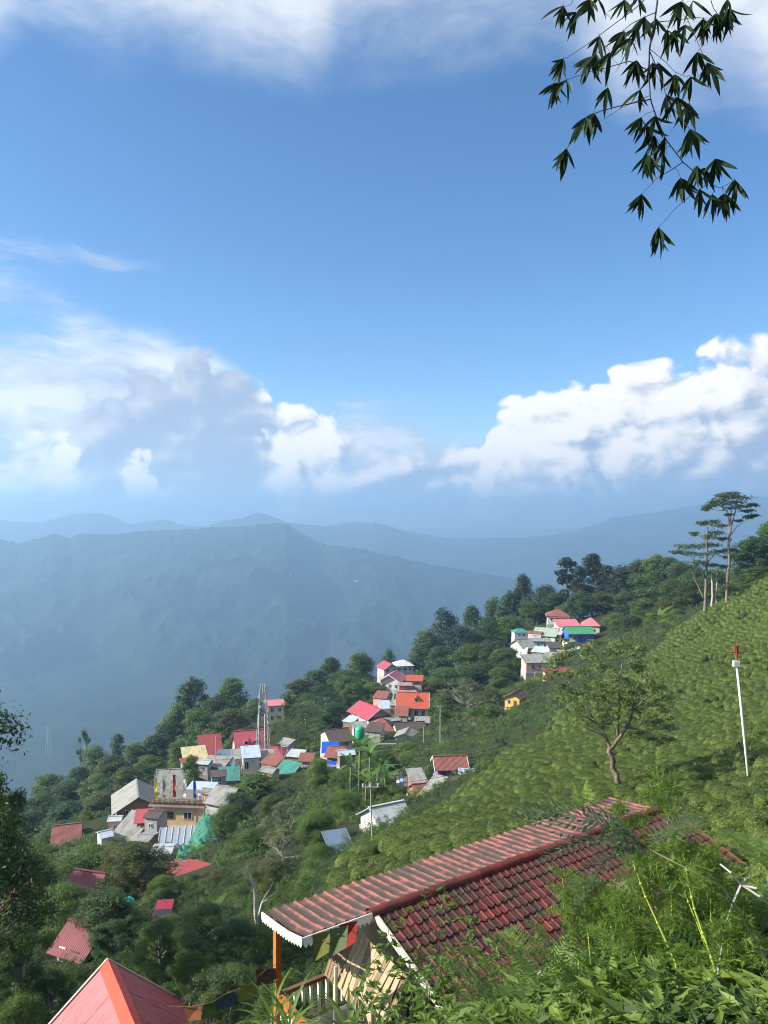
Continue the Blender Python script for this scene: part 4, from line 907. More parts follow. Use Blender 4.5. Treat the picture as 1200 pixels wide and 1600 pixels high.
# -- purple house group, tin roof
e, W, H = house('purple_house', 'purple walled house with rusty red tiled roof above the tea', 704,1217,98, 44,19, 3.4, 4, 'purple','gable','rust', 30, over=.4, wins=[('f', .4, .4, 1.1, .6)], doors=[('f', -1.2, .7, 1.1)], fascia=white_wood)
house('rusty_roof_shed', 'low shed under broad rust streaked roofing sheets by the purple house', 722,1256,88, 50,6, 3, 26, 'purple','shed','rust', 26, cat='shed', clear=.3)
house('white_cottage', 'white cottage with dark rusty roof below the purple house', 668,1258,90, 36,14, 4, 10, 'white','gable','rust', 26, over=.5, wins=wrow(2, 2.6, .4, .5, .6))
ca = empty('yellow_canopy', P(650, 1270, 86)); tag(ca, 'small yellow canopy on a post by the white cottage', 'canopy'); MB().tube([(0, 0, min(g1(ca.location.x, ca.location.y)-ca.location.z, 0)-.4), (0, 0, 1.2)], .05, 6).build('post', white_wood, ca); MB().slab([(-.7, -.5, 1.15), (.7, -.5, 1.15), (.6, .5, 1.5), (-.6, .5, 1.5)], .05).build('top', m_plain('yellow_sheet', (.80, .55, .03), .5, .2), ca)
house('tin_roof_house', 'house with large shiny tin roof at the tea edge', 604,1306,68, 52,14, 4.6, 28, 'white','gable','silver', 30, over=.35, wins=wrow(2, 3, .3, .5, .5))
house('dark_roof_shed', 'small shed with dark slate roof left of the tin roof', 528,1330,60, 24,6, 1.8, 20, 'grey','shed','blue', 14, cat='shed')
# -- right hamlet
house('hip_roof_house', 'white house with brown hip roof and porch, highest in the right hamlet', 874,974,265, 32,13, 7, -10, 'white','hip','rust', 26, over=.7, wins=wrow(3, 6, .9, .9, 1.1), porch=1.4)
house('blue_house', 'bright blue house with green roof in the right hamlet', 906,1003,240, 40,14, 6, 4, 'blue','gable','green', 30, over=.4, wins=[('f', -2.2, .8, 1.3, 1.2), ('f', 2.2, .8, 1.3, 1.2)], doors=[('f', 0, 1.0, 2.0)])
house('rose_roof_house', 'house with rose roof behind the blue house', 926,992,248, 26,16, 6, -14, 'white','hip','rose', 34, wins=wrow(2, 4, 1, .9, 1.0))
house('rose_roof_house', 'long low rose roofed house left of and behind the blue house', 888,986,252, 34,8, 5, 6, 'grey','shed','rose', 16, wins=wrow(3, 5.5, .4, .8, .8))
house('red_awning_hut', 'white hut under a bright red curved roof below the blue house', 936,1020,230, 34,10, 5, 0, 'white','hip','pink', 26, over=.6, wins=wrow(2, 4.6, .6, .9, .9), cat='hut')
house('pale_green_roof_house', 'house with pale green sheet roof left of the blue house', 858,1000,245, 34,8, 7, -28, 'green','gable','palegreen', 28, over=.5, wins=wrow(3, 5, .4, .8, .8))
house('grey_roof_house', 'pale grey roofed house lowest left in the right hamlet', 826,1018,238, 38,8, 7, 24, 'grey','gable','grey', 28, over=.5, wins=wrow(3, 5, .4, .8, .8))
house('teal_roof_hut', 'small white hut with teal roof at the left end of the hamlet', 814,996,248, 22,9, 4, 5, 'white','hip','teal', 24, wins=wrow(2, 3, .5, .8, .8), cat='hut')
house('teal_wall_house', 'house with teal wall in front of the pale green roof', 848,1014,234, 26,12, 5, -10, 'teal','flat','grey', wins=wrow(2, 4, .7, .9, 1.0))
house('pink_wall_house', 'long pinkish house with grey roof below the hamlet', 842,1048,205, 44,14, 5, 5, 'pink','shed','grey', 12, wins=wrow(3, 6, .6, .9, 1.0))
house('pink_wall_house', 'pinkish white house half hidden behind the lone tea tree', 878,1066,190, 50,16, 5, -6, 'pink','flat','red', wins=wrow(3, 6, .7, .9, 1.1))
house('orange_hut', 'orange fronted hut with dark brown roof above the tea', 808,1106,168, 24,17, 4.5, -30, 'ochre','gable','brown', 26, axis='y', over=.6, wins=[('f', -.7, .8, .8, 1.0)], doors=[('f', .7, .8, 1.7)], cat='hut')
tp = drape('white_tarpaulin', [P(802,1030,225), P(822,1028,226), P(826,1012,236), P(810,1014,236)], 8, .3, m_plain('white_plastic_sheet', (.6, .62, .6), .5, .3), 9, 'pale tarpaulin sheet draped below the grey roofed house', 'tarpaulin')
# water tank by the brown roof, lattice mast, poles
tk = empty('water_tank', P(562, 1153, 152)); tag(tk, 'dark green water tank on a stand beside the brown roofed house', 'water tank'); tank_stand(tk, .7); tank_parts(tk, m_plain('green_plastic', (.02, .33, .17), .45, .2), .95, 2.2)
tk = empty('water_tank', P(200, 1424, 52)); tag(tk, 'teal water tank among the trees above the maroon car', 'water tank'); tank_stand(tk, .3); tank_parts(tk, m_plain('teal_plastic', (.02, .40, .30), .45, .2), .42, .9)
mast = empty('lattice_mast', P(411, 1182, 163)); tag(mast, 'tall lattice radio mast with dishes and white poles', 'mast')
steel = m_plain('galvanised_steel', (.36, .35, .34), .5, .4); mh = 110/F*163; mb = MB(); hw = lambda z: 1.45-.95*z/mh
for sx, sy in ((-1, -1), (1, -1), (1, 1), (-1, 1)): MB().bar((sx*hw(-1), sy*hw(-1), -1), (sx*hw(mh), sy*hw(mh), mh), .11).build('leg', steel, mast)
z = 0.0
while z < mh-1:
    z2 = z+1.25; a, b = hw(z), hw(z2)
    for (p, q) in (((-1, -1), (1, -1)), ((1, -1), (1, 1)), ((1, 1), (-1, 1)), ((-1, 1), (-1, -1))):
        mb.bar((p[0]*a, p[1]*a, z), (q[0]*b, q[1]*b, z2), .08); mb.bar((q[0]*a, q[1]*a, z), (p[0]*b, p[1]*b, z2), .08); mb.bar((p[0]*b, p[1]*b, z2), (q[0]*b, q[1]*b, z2), .06)
    z = z2
mb.build('bracing', m_plain('grey_brown_steel', (.23, .20, .185), .6, .4), mast)
for x, zz, r in ((-.7, mh*.86, .32), (.6, mh*.8, .38), (-.5, mh*.72, .25)): MB().tube([(x, -.75, zz), (x, -.9, zz), (x, -1.0, zz)], [r*.3, r, r], 12).build('dish', white_wood, mast)
for x in (-.75, .55): MB().tube([(x, -1.25, mh*.12), (x, -.9, mh*.62)], .10, 8).build('white_pole', white_wood, mast)
for i in range(3): MB().box(-.09, .09, -.09, .09, mh*.9, mh*1.04).build('antenna', white_wood, mast, loc=(-.45+.45*i, -.5, 0))
def pole(px, top, bot, d, r, mat, label, cross=True, name='utility_pole', lean=0):
    b = P(px, bot, d); h = (bot-top)/F*d; e = empty(name, b); tag(e, label, 'pole'); gz = min(g1(b.x, b.y)-b.z, 0)-.6; MB().tube([(lean*gz, 0, gz), (lean*h, 0, h)], [r, r*.7], 8).build('shaft', mat, e)
    if cross:
        c = MB().bar((lean*h-.5, 0, h-.3), (lean*h+.5, 0, h-.3), .08).build('crossarm', mat, e)
        for x in (-.45, 0, .45): MB().tube([(lean*h+x, 0, h-.26), (lean*h+x, 0, h-.1)], .05, 6).build('insulator', white_wood, e)
    return e
pole(583, 1222, 1362, 46, .06, concrete, 'slim grey utility pole rising in front of the hollow', lean=-.03)
pole(337, 1150, 1212, 150, .12, steel, 'grey pole standing above the red sloping roof', False)
pole(291, 1158, 1200, 158, .10, steel, 'pale pole behind the tarpaulin roofed shed', False)
pole(440, 1160, 1200, 158, .10, steel, 'slim pole at the crimson shed right of the mast')
pole(688, 1102, 1165, 135, .12, concrete, 'pale pole on the green bank below the orange roof')
pole(662, 1135, 1172, 145, .09, concrete, 'short pole on the green bank nearest the tin hut', False)
# timbers heaped by the mast
tb = m_plain('grey_timber', (.26, .23, .20), .9, .5); pc = P(450, 1205, 148)
for i in range(16):
    a = random.uniform(-.5, .6); L = random.uniform(2.5, 5); q = pc + Vector((random.uniform(-3.5, 3.5), random.uniform(-1.5, 1.5), random.uniform(.1, 1.4)))
    o = MB().bar((-L/2, 0, -math.sin(a)*.6), (L/2, math.sin(a), math.sin(a)*.6), .14).build('timber', tb, None, loc=q); tag(o, 'weathered timber in the heap right of the mast', 'timber', 'timbers heaped beside the mast')
# washing on a line
wl = empty('washing_line', P(628, 1228, 100)); tag(wl, 'white and blue washing hung in the green hollow', 'washing')
for s in (-1, 1): MB().tube([(s*1.0, 0, -1.5), (s*1.0, 0, 1.3)], .04, 6).build('post', brown_wood, wl)
MB().tube([(-1, 0, 1.25), (0, 0, 1.15), (1, 0, 1.25)], .012, 5).build('line', white_wood, wl)
for i, c in enumerate(((.7, .7, .72), (.42, .50, .66), (.7, .72, .75))):
    V = []; 
    for j in range(7): V += [(-.75+i*.5, .05*math.sin(j), 1.2-j*.2), (-.32+i*.5, .12*math.sin(j*1.3+i), 1.2-j*.2)]
    MB().add(V, [(2*j, 2*j+1, 2*j+3, 2*j+2) for j in range(6)]).build('cloth', m_plain(f'washing_cloth_{i}', c, .9, .15), wl)

# small sheds, lean-tos and annexes that crowd round the houses
ANNEX = {'near the mast': [(318,1207,146,22),(350,1206,150,24),(372,1198,154,20),(412,1200,152,22),(425,1206,146,24),(462,1198,152,22),(478,1206,146,20),(392,1222,138,24),(340,1226,134,22),(420,1222,138,20),(376,1172,172,20),(446,1176,168,18)],
 'below the crimson gable roof': [(562,1150,168,20),(612,1140,180,18),(586,1158,164,20),(548,1142,180,18),(620,1112,198,18),(596,1100,206,18),(602,1118,198,18),(660,1142,176,20),(655,1108,196,14),(540,1196,138,20),(628,1130,186,16)],
 'in the right hamlet': [(838,1000,246,18),(846,1028,224,20),(868,1024,222,20),(890,1012,234,16),(862,1040,212,22),(828,1042,214,18),(884,1034,218,20),(900,1026,226,18),(920,1040,210,18),(872,1002,244,14)],
 'round the beige building': [(240,1298,118,20),(250,1352,98,24),(226,1330,108,20),(178,1300,126,20),(160,1322,120,20),(270,1390,82,18),(325,1260,124,18)],
 'by the purple house': [(732,1238,90,20),(652,1248,92,18),(676,1272,80,18)]}
rs = random.Random(23)
for where, lst in ANNEX.items():
    lst = sorted(lst)
    for i, (px, py, d, w) in enumerate(lst):
        rc = rs.choice(['grey', 'grey', 'rust', 'brown', 'silver', 'grey', 'bluewhite', 'rust']); wl_ = rs.choice(['grey', 'wood', 'white', 'wood', 'grey', 'pink'])
        house('small_shed', f'{ORD[i]} small tin roofed shed from the left {where}', px, py, d, w*rs.uniform(.8, 1.2), rs.uniform(1.5, 2.3)*F/d, rs.uniform(2, 3.5), rs.uniform(-35, 35), wl_, rs.choice(['shed', 'shed', 'gable']), rc, rs.uniform(9, 24), .25, wins=[('f', rs.uniform(-.4, .4), .6, .6, .6)], group='small sheds of the village', cat='shed', clear=.8)
# cables slung between the poles
cab = m_plain('black_cable', (.02, .02, .02), .7, .1)
for i, (a, b, sag, lab) in enumerate(((P(581,1228,46), P(1151,1030,36), 1.2, 'cable slung from the slim pole to the lamp pole'), (P(581,1226,46), P(337,1152,150), 4, 'cable running from the slim pole down to the village'), (P(337,1152,150), P(440,1162,158), 1.2, 'cable between the two poles near the mast'), (P(440,1162,158), P(688,1104,135), 2.5, 'cable from the mast to the green bank'), (P(688,1104,135), P(875,960,262), 4, 'cable from the green bank up to the right hamlet'))):
    pts = [a.lerp(b, k/16)-Vector((0, 0, sag*4*(k/16)*(1-k/16))) for k in range(17)]
    tag(MB().tube([q-a for q in pts], .012 if i < 2 else .02, 4).build('cable', cab, None, loc=a), lab, 'cable', 'cables over the village')

# stone retaining walls holding the terraces
stone = m_plain('grey_rubble_stone', (.26, .245, .22), .95, .6, 1.6, dirt=(.09, .085, .07), bump=.4)
for i, (px, py, d, w, yaw, lab) in enumerate(((470,1212,144,60,6,'long stone retaining wall under the timbers'), (330,1236,132,56,-8,'stone retaining wall behind the beige building roof'), (600,1170,156,54,4,'stone retaining wall below the white walled hut'), (655,1172,150,40,-12,'short stone retaining wall on the green bank'), (860,1056,202,50,0,'stone retaining wall below the right hamlet'), (880,1018,232,44,-6,'stone retaining wall in front of the blue house'), (215,1345,106,50,12,'stone retaining wall left of the glazed canopy'), (690,1236,93,36,14,'stone retaining wall beneath the purple house'))):
    e = empty('retaining_wall', P(px, py, d), R(yaw)); tag(e, lab, 'wall', 'retaining walls of the village', 'thing'); L = w/F*d; rr_ = random.Random(i)
    MB().box(-L/2, L/2, .05, .5, -2.5, .95).build('core', stone, e)
    for k in range(3):
        x = -L/2
        while x < L/2-.2:
            q = rr_.uniform(.45, .85); MB().box(x+.02, min(x+q, L/2)-.02, -.04-rr_.uniform(0, .05), .06, k*.32-.02, k*.32+.27).build('stone', stone, e); x += q
    FOOT.append((e.location.x, e.location.y-.5, L*.35))

# ================================================================ the tiled house in front
HR = 3.4
C0 = P(579, 1427, 19.0)
th = empty('tiled_house', (C0.x, C0.y, C0.z-HR), R(35)); tag(th, 'house with dark red tiled roof and white scalloped eaves in the foreground', 'house')
def m_tile(name, c0, c1, moss, mossk, rough=.5, spec=.4):
    m, t, o = new_mat(name); b = t.nodes.new('ShaderNodeBsdfPrincipled'); t.links.new(b.outputs[0], o.inputs[0])
    oi = t.nodes.new('ShaderNodeObjectInfo'); at = t.nodes.new('ShaderNodeAttribute'); at.attribute_name = 'var'
    ge_ = t.nodes.new('ShaderNodeNewGeometry'); co = ge_.outputs['Position']
    n = tex(t, 'ShaderNodeTexNoise', 2.2, co, Detail=7, Roughness=.7); n2 = tex(t, 'ShaderNodeTexNoise', 30, co, Detail=3)
    base = mixc(t, ((E(t, oi.outputs['Random'])-.5)*1.0 + E(t, n2.outputs[0])).sat(), shade(c0, .7), shade(c1, 1.15))
    f = (E(t, n.outputs[0]).sstep(.40, .66)*mossk + E(t, at.outputs['Fac'])*mossk*E(t, n.outputs[0]).sstep(.25, .55)*1.3).sat()
    t.links.new(mixc(t, f, base, moss), b.inputs['Base Color'])
    b.inputs['Roughness'].default_value = rough; b.inputs['Specular IOR Level'].default_value = spec
    bp = t.nodes.new('ShaderNodeBump'); bp.inputs['Strength'].default_value = .35; bp.inputs['Distance'].default_value = .01
    t.links.new(n2.outputs[0], bp.inputs['Height']); t.links.new(bp.outputs[0], b.inputs['Normal'])
    return m
tile_red = m_tile('dark_red_clay_tile', (.115, .020, .018), (.170, .034, .028), (.040, .026, .022), .65, .7, .2)
sheet_red = m_tile('weathered_red_sheet', (.33, .13, .11), (.25, .088, .072), (.070, .050, .043), 1.0, .75, .2)
TP = math.tan(R(19)); TW, TE = .236, .30
us = [0, .10, .2, .36, .5, .64, .8, .9, 1.0]; zs = [.034, .036, .012, .004, .014, .004, .010, .032, .034]
def tile_geo():
    V = []; F_ = []; n = len(us)
    for k, (y, dz) in enumerate(((0.02, .0), (-TE*.97, .030), (-TE*.97, .002))):
        for u, z in zip(us, zs):
            yy = y - (.045*math.sin(math.pi*u)**.8-.01 if k else 0)
            V.append((u*TW*1.03, yy, z + dz + yy*TP + .012*(k < 2)))
    for k in range(2):
        for i in range(n-1): F_.append((k*n+i, (k+1)*n+i, (k+1)*n+i+1, k*n+i+1))
    return V, F_
tv, tf = tile_geo()
tile_me = np_mesh('tile', tv, np.array(tf), [zs[i % len(us)] < .015 for i in range(len(tv))]); tile_me.materials.append(tile_red)
cols, rows = 50, 13; allt = [(c, r) for r in range(rows) for c in range(cols)]
def tile_key(q):
    x, y = .12+q[0]*TW, -.10-q[1]*TE; w = th.matrix_basis @ Vector((x, y, HR+y*TP)); return w.length + (100 if not (0 < 600+F*w.x/w.y < 1010) else 0)
allt.sort(key=tile_key); big = allt[:300]; rest = allt[300:]
for c, r in big:
    o = bpy.data.objects.new('tile', tile_me); link(o, th); o.location = (.12+c*TW, -.10-r*TE, HR-(.10+r*TE)*TP+random.uniform(-.004, .008)); o.rotation_euler = (random.uniform(-.02, .02), random.uniform(-.03, .03), random.gauss(0, .03)); o.location.y += random.choice([0, 0, 0, 0, -.02, .01, -.045])
V = np.array(tv); F4 = np.array(tf); vs = []; fs = []
for k, (c, r) in enumerate(rest):
    vs.append(V + np.array([.12+c*TW, -.10-r*TE, HR-(.10+r*TE)*TP+random.uniform(-.004, .006)])); fs.append(F4+k*len(V))
o = obj('roof_tiles', np_mesh('roof_tiles', np.concatenate(vs), np.concatenate(fs), np.tile([float(zs[i % len(us)] < .015) for i in range(len(tv))], len(rest))), th, tile_red); o['kind'] = 'stuff'
# boarding under the tiles, ridge tiles
MB().slab([(.1, -4.05, HR-4.05*TP-.03), (11.95, -4.05, HR-4.05*TP-.03), (11.95, 0, HR-.03), (.1, 0, HR-.03)], .05).build('roof_boarding', brown_wood, th)
rv = []; 
for x in (0, .42):
    for i in range(7):
        a = math.pi*i/6; rv.append((x, .17*math.cos(a)*(1.06 if x == 0 else .98), .13*math.sin(a)*(1.06 if x == 0 else .98)-.03))
ridge_me = np_mesh('ridge_tile', rv, np.array([(i, i+1, 8+i, 7+i) for i in range(6)]), np.zeros(14), True); ridge_me.materials.append(tile_red)
for i in range(30):
    o = bpy.data.objects.new('ridge_tile', ridge_me); link(o, th); o.location = (-.05+i*.40, -.02, HR+.02+random.uniform(-.006, .006)); o.rotation_euler = (0, random.uniform(-.02, .02), random.uniform(-.02, .02))
# the far, sunlit slope: ribbed sheets flaring out to the eave
def fz(y): return -.30*min(y, .55)/.55*.45 - .16*max(0, y-.55)/1.5 - .02
def sheet_geo(seed):
    V = []; var = []; nx, ny = 25, 11; rng = np.random.default_rng(seed)
    for j in range(ny):
        y = 2.05*j/(ny-1)
        for i in range(nx):
            x = .905*i/(nx-1); c = math.cos(2*math.pi*x/.302); h = .045*(max(0, c)**1.5) - .008*(j % 2)
            V.append((x, y, fz(y)+h+rng.normal()*.003)); var.append(1.0 if c < .15 else .0)
    i = np.arange(nx*ny).reshape(ny, nx)
    return np_mesh('roof_sheet', V, np.stack([i[:-1, :-1], i[:-1, 1:], i[1:, 1:], i[1:, :-1]], -1).reshape(-1, 4), var, True)
sm_ = [sheet_geo(i) for i in range(4)]
for q in sm_: q.materials.append(sheet_red)
for i in range(15):
    o = bpy.data.objects.new('roof_sheet', sm_[i % 4]); link(o, th); o.location = (-1.88+i*.906, .05, HR+random.uniform(-.004, .004)); o.rotation_euler = (random.uniform(-.008, .008), 0, 0)
# scalloped white fascia boards
white_trim = m_plain('white_fascia_paint', (.74, .73, .70), .6, .25, 3)
def scallop(pts, h, pitch, name):
    """board hanging along a polyline with a toothed lower edge"""
    mb = MB(); P0 = [Vector(q) for q in pts]
    for a, b in zip(P0[:-1], P0[1:]):
        L = (b-a).length; n = max(1, int(L/pitch)); dd = (b-a)/n
        nrm = Vector((dd.y, -dd.x, 0)).normalized()*.022
        for k in range(n):
            p, q = a+dd*k, a+dd*(k+1); m1 = (p+q)/2
            tip = [p+Vector((0, 0, -h*.62)), p+dd*.22+Vector((0, 0, -h*.86)), m1+Vector((0, 0, -h)), p+dd*.78+Vector((0, 0, -h*.86)), q+Vector((0, 0, -h*.62))]
            f = [p]+tip+[q]; m = len(f); mb.add([v for v in f]+[v+nrm for v in f], [tuple(range(m))[::-1], tuple(range(m, 2*m))]+[(i, (i+1) % m, m+(i+1) % m, m+i) for i in range(m)])
    mb.build(name, white_trim, th)
scallop([(-1.9, -.02, HR+.02), (.12, -.02, HR+.02)], .27, .125, 'fascia')
scallop([(-1.92, 2.1, HR+fz(2.05)+.03), (-1.92, 1.4, HR+fz(1.4)+.03), (-1.92, .7, HR+fz(.7)+.03), (-1.92, -.02, HR+.02)], .25, .125, 'fascia')
MB().bar((.08, -.05, HR-.04), (.08, -4.1, HR-4.1*TP-.04), .05, .2).build('barge_board', m_plain('cream_board', (.55, .50, .40), .7, .5), th)
MB().bar((12.02, -.05, HR-.04), (12.02, -4.1, HR-4.1*TP-.04), .05, .2).build('barge_board', brown_wood, th)
# walls, veranda
mat_w = m_plain('woven_bamboo_wall', (.42, .33, .21), .9, .5, 5, dirt=(.16, .11, .06))
zf = 0.0
MB().add([(.5, -3.6, -.4), (.5, 1.7, -.4), (.5, 1.7, HR-.40), (.5, 0, HR-.12), (.5, -3.6, HR-3.6*TP-.10), (11.6, -3.6, -.4), (11.6, 1.7, -.4), (11.6, 1.7, HR-.40), (11.6, 0, HR-.12), (11.6, -3.6, HR-3.6*TP-.10)],
         [(0, 4, 3, 2, 1), (5, 6, 7, 8, 9), (0, 5, 9, 4), (1, 2, 7, 6)]).build('wall', mat_w, th)
MB().box(-1.85, .48, -2.6, 1.9, -.5, -.02).build('veranda_floor', m_plain('grey_boards', (.25, .22, .18), .85, .4), th)
orange_wood = m_plain('orange_varnished_wood', (.42, .135, .022), .5, .35, 3, dirt=(.22, .07, .015))
for y in (1.75,): MB().box(-1.75, -1.6, y-.08, y+.08, -.02, HR-.30).build('veranda_post', orange_wood, th)
MB().box(-1.74, -1.62, -.30, -.18, -.02, 1.05).build('newel_post', orange_wood, th)
MB().box(-1.77, -1.59, -.28, 1.665, 1.02, 1.14).build('handrail', orange_wood, th); MB().box(-1.74, -1.62, -.18, 1.66, .14, .22).build('bottom_rail', orange_wood, th)
bal = MB().box(-.035, .035, -.035, .035, .222, 1.018).mesh('baluster', white_wood)
for i in range(9): o = bpy.data.objects.new('baluster', bal); link(o, th); o.location = (-1.68, -.05+i*.19, 0)
MB().box(-1.59, .48, 1.70, 1.82, 1.02, 1.12).build('handrail', brown_wood, th)
for i in range(8): o = bpy.data.objects.new('baluster', bal); link(o, th); o.location = (-1.4+i*.24, 1.76, 0)
MB().tube([(-1.62, -.95, -.3), (-1.6, -.98, HR-.28)], .045, 8).build('bamboo_pole', m_plain('pale_bamboo', (.55, .48, .30), .5, .3), th)
for y, w in ((-.9, 1.3), (-2.4, 1.2)):
    wf = MB()
    for a in ((-w/2, -w/2+.09, .5, 2.0), (w/2-.09, w/2, .5, 2.0), (-w/2+.09, w/2-.09, 1.91, 2.0), (-w/2+.09, w/2-.09, .5, .59), (-.04, .04, .59, 1.91)): wf.box(-.09, 0, a[0], a[1], a[2], a[3])
    o = wf.build('window', brown_wood, th, loc=(.497, y, 0))
    for s in (-1, 1): MB().box(-.045, -.015, min(s*.045, s*(w/2-.095)), max(s*.045, s*(w/2-.095)), .6, 1.9).build('pane', glass, o)
for y in (-1.62, -3.15): MB().box(.40, .497, y-.07, y+.07, -.3, 2.1).build('white_post', white_wood, th)
MB().box(.42, .497, -3.3, 1.4, 2.06, 2.18).build('lintel', m_plain('grey_boards', (.25, .22, .18)), th)
# rolled out bamboo blinds under the eave: slats hung side by side
bs = m_plain('bamboo_blind', (.36, .27, .16), .8, .5, 6, dirt=(.17, .11, .06)); bs2 = m_plain('brown_blind', (.20, .13, .08), .8, .4, 6)
for i in range(13):
    x = -.55+.012*i; y = .25-i*.155; h = .95+.30*math.sin(i*.55)
    MB().slab([(x-.35, y, HR-.42-abs(y)*.12-h), (x-.35, y-.145, HR-.42-abs(y)*.12-h-.02), (x+.25, y-.145, HR-.40-abs(y)*.16), (x+.25, y, HR-.38-abs(y)*.16)][::-1], .025).build('blind_slat', bs if i % 4 else bs2, th)
for i in range(4):
    y = .95-i*.13; MB().slab([(-.75, y, HR-1.75), (-.75, y-.12, HR-1.72), (-.25, y-.12, HR-.5), (-.25, y, HR-.5)][::-1], .025).build('blind_slat', bs2, th)
# little cloth flags at the veranda
for k, (px, py, dd, col, w) in enumerate(((503, 1478, 17.2, (.16, .17, .035), 'olive'), (530, 1470, 17.0, (.14, .17, .08), 'faded green'), (545, 1462, 17.6, (.30, .035, .03), 'dark red'))):
    o = MB().add([(-.22, 0, .25), (.2, .05, .32), (.16, -.04, -.12), (-.16, .06, -.38), (0, .04, .05)], [(0, 4, 1), (1, 4, 2), (2, 4, 3), (3, 4, 0)]).build('cloth_flag', m_plain(w+'_cloth', col, .9, .3, 6), None, loc=P(px, py, dd)); tag(o, f'small {w} cloth flag hung below the scalloped eave', 'flag', 'cloth flags at the veranda')
fl_ = [P(486, 1462, 17.0), P(503, 1470, 17.2), P(530, 1459, 17.0), P(545, 1452, 17.6), P(572, 1444, 18.2)]
tag(MB().tube([q-fl_[0] for q in fl_], .008, 4).build('flag_line', brown_wood, None, loc=fl_[0]), 'thin line carrying the little cloth flags at the veranda', 'line')
FOOT += [(C0.x+3, C0.y+2, 4.4), (C0.x+6.5, C0.y+4.2, 3.9), (C0.x-.5, C0.y, 3.2), (C0.x+2.5, C0.y-1, 3.0)]

# ================================================================ pink corrugated roof, lower left
AP = P(170, 1505, 26.0); AX = math.atan2(-.857, .515)
pr = empty('pink_roof_house', (AP.x, AP.y, AP.z-4.2), AX); tag(pr, 'house with pink corrugated gable roof and orange red ridge cap, bottom left', 'house')
def m_corr(name, c, c2):
    m, t, o = new_mat(name); b = t.nodes.new('ShaderNodeBsdfPrincipled'); t.links.new(b.outputs[0], o.inputs[0])
    co = t.nodes.new('ShaderNodeTexCoord').outputs['Object']; mp = t.nodes.new('ShaderNodeMapping'); mp.inputs['Scale'].default_value = (6, .5, .5); t.links.new(co, mp.inputs[0])
    n = tex(t, 'ShaderNodeTexNoise', 2.5, mp.outputs[0], Detail=6, Roughness=.7)
    t.links.new(ramp(t, n.outputs[0], [(.35, c2), (.62, c)]), b.inputs['Base Color']); b.inputs['Roughness'].default_value = .55
    return m
corr = m_corr('faded_rose_sheet', (.36, .095, .10), (.22, .038, .045)); TQ = math.tan(R(41))
def corr_geo():
    V = []; nx = 61
    for y in (0, 1.3, 2.6):
        for i in range(nx): x = .81*i/(nx-1); V.append((x, y, -y*TQ+.020*math.cos(2*math.pi*x/.1157)))
    i = np.arange(nx*3).reshape(3, nx); return np_mesh('roof_sheet', V, np.stack([i[:-1, :-1], i[:-1, 1:], i[1:, 1:], i[1:, :-1]], -1).reshape(-1, 4), None, True)
cg_me = corr_geo(); cg_me.materials.append(corr)
for i in range(8):
    for s in (1, -1):
        o = bpy.data.objects.new('roof_sheet', cg_me); link(o, pr); o.location = (-.15+i*.80 + (.81 if s < 0 else 0), 0, 4.2+.004*(i % 2)); o.rotation_euler = (0, 0, 0 if s > 0 else math.pi)
cap = m_plain('orange_red_ridge_metal', (.50, .055, .028), .5, .25, 2)
for i in range(4): MB().add([(i*1.55-.2, -.28, 4.2-.28*TQ+.05), (i*1.55-.2, 0, 4.26+.01*(i % 2)), (i*1.55-.2, .28, 4.2-.28*TQ+.05), (i*1.55+1.4, -.28, 4.2-.28*TQ+.05), (i*1.55+1.4, 0, 4.26+.01*(i % 2)), (i*1.55+1.4, .28, 4.2-.28*TQ+.05)], [(0, 1, 4, 3), (1, 2, 5, 4)]).build('ridge_cap', cap, pr)
for s in (1, -1): MB().bar((-.2, 0, 4.24), (-.2, s*2.6, 4.24-2.6*TQ), .10, .06).build('edge_flashing', m_plain('grey_flashing', (.35, .28, .26), .6, .4), pr)
MB().add([(.1, -2.1, -1), (.1, 2.1, -1), (.1, 2.1, 4.1-2.1*TQ), (.1, 0, 4.1), (.1, -2.1, 4.1-2.1*TQ), (6.1, -2.1, -1), (6.1, 2.1, -1), (6.1, 2.1, 4.1-2.1*TQ), (6.1, 0, 4.1), (6.1, -2.1, 4.1-2.1*TQ)], [(0, 1, 2, 3, 4), (9, 8, 7, 6, 5), (0, 4, 9, 5), (1, 6, 7, 2)]).build('wall', WALL['cream'], pr)
FOOT.append((AP.x+1, AP.y-2.5, 5.0)); FOOT.append((AP.x, AP.y+.5, 4.0))

# ================================================================ trees drawn limb by limb
def drawn_tree(name, label, group, base, limbs, clumps, leafmat, bark, leaf, per, flat=.3, seed=1, aspect=.5, shell=.15, up=.9, cat='tree', tone=.5):
    """limbs: list of ([(px, py, depth offset)...], r0, r1); clumps: (px, py, depth offset, half-width px, n)"""
    bx, by, d = base; b = P(bx, by, d); e = empty(name, b); tag(e, label, cat, group)
    mb = MB()
    for pts, r0, r1 in limbs:
        w = [P(x, y, d+dy)-b for x, y, dy in pts]; fine = []
        for i in range(len(w)-1):
            for k in range(3): fine.append(w[i].lerp(w[i+1], k/3)+Vector((random.gauss(0, 1), random.gauss(0, 1), random.gauss(0, .6)))*r1*.8*(k > 0))
        fine.append(w[-1]); mb.tube(fine, list(np.linspace(r0, r1, len(fine))), 7)
    mb.build('trunk', bark, e, True)
    if clumps:
        cs = np.array([tuple(P(x, y, d+dy)-b) for x, y, dy, r, n in clumps]); rs = np.array([r/F*d for *_, r, n in clumps])
        V, f, var = clump_leaves(cs, rs, per, leaf, seed, up=up, flat=flat, shell=shell, aspect=aspect, tone=tone)
        me = np_mesh('crown', V, f, var); me.materials.append(leafmat); obj('crown', me, e)
    return e
rr = random.Random(11)
lf_teatree = m_leaf('shade_tree_leaves', (.045, .075, .022), (.15, .195, .052), trans=.4)
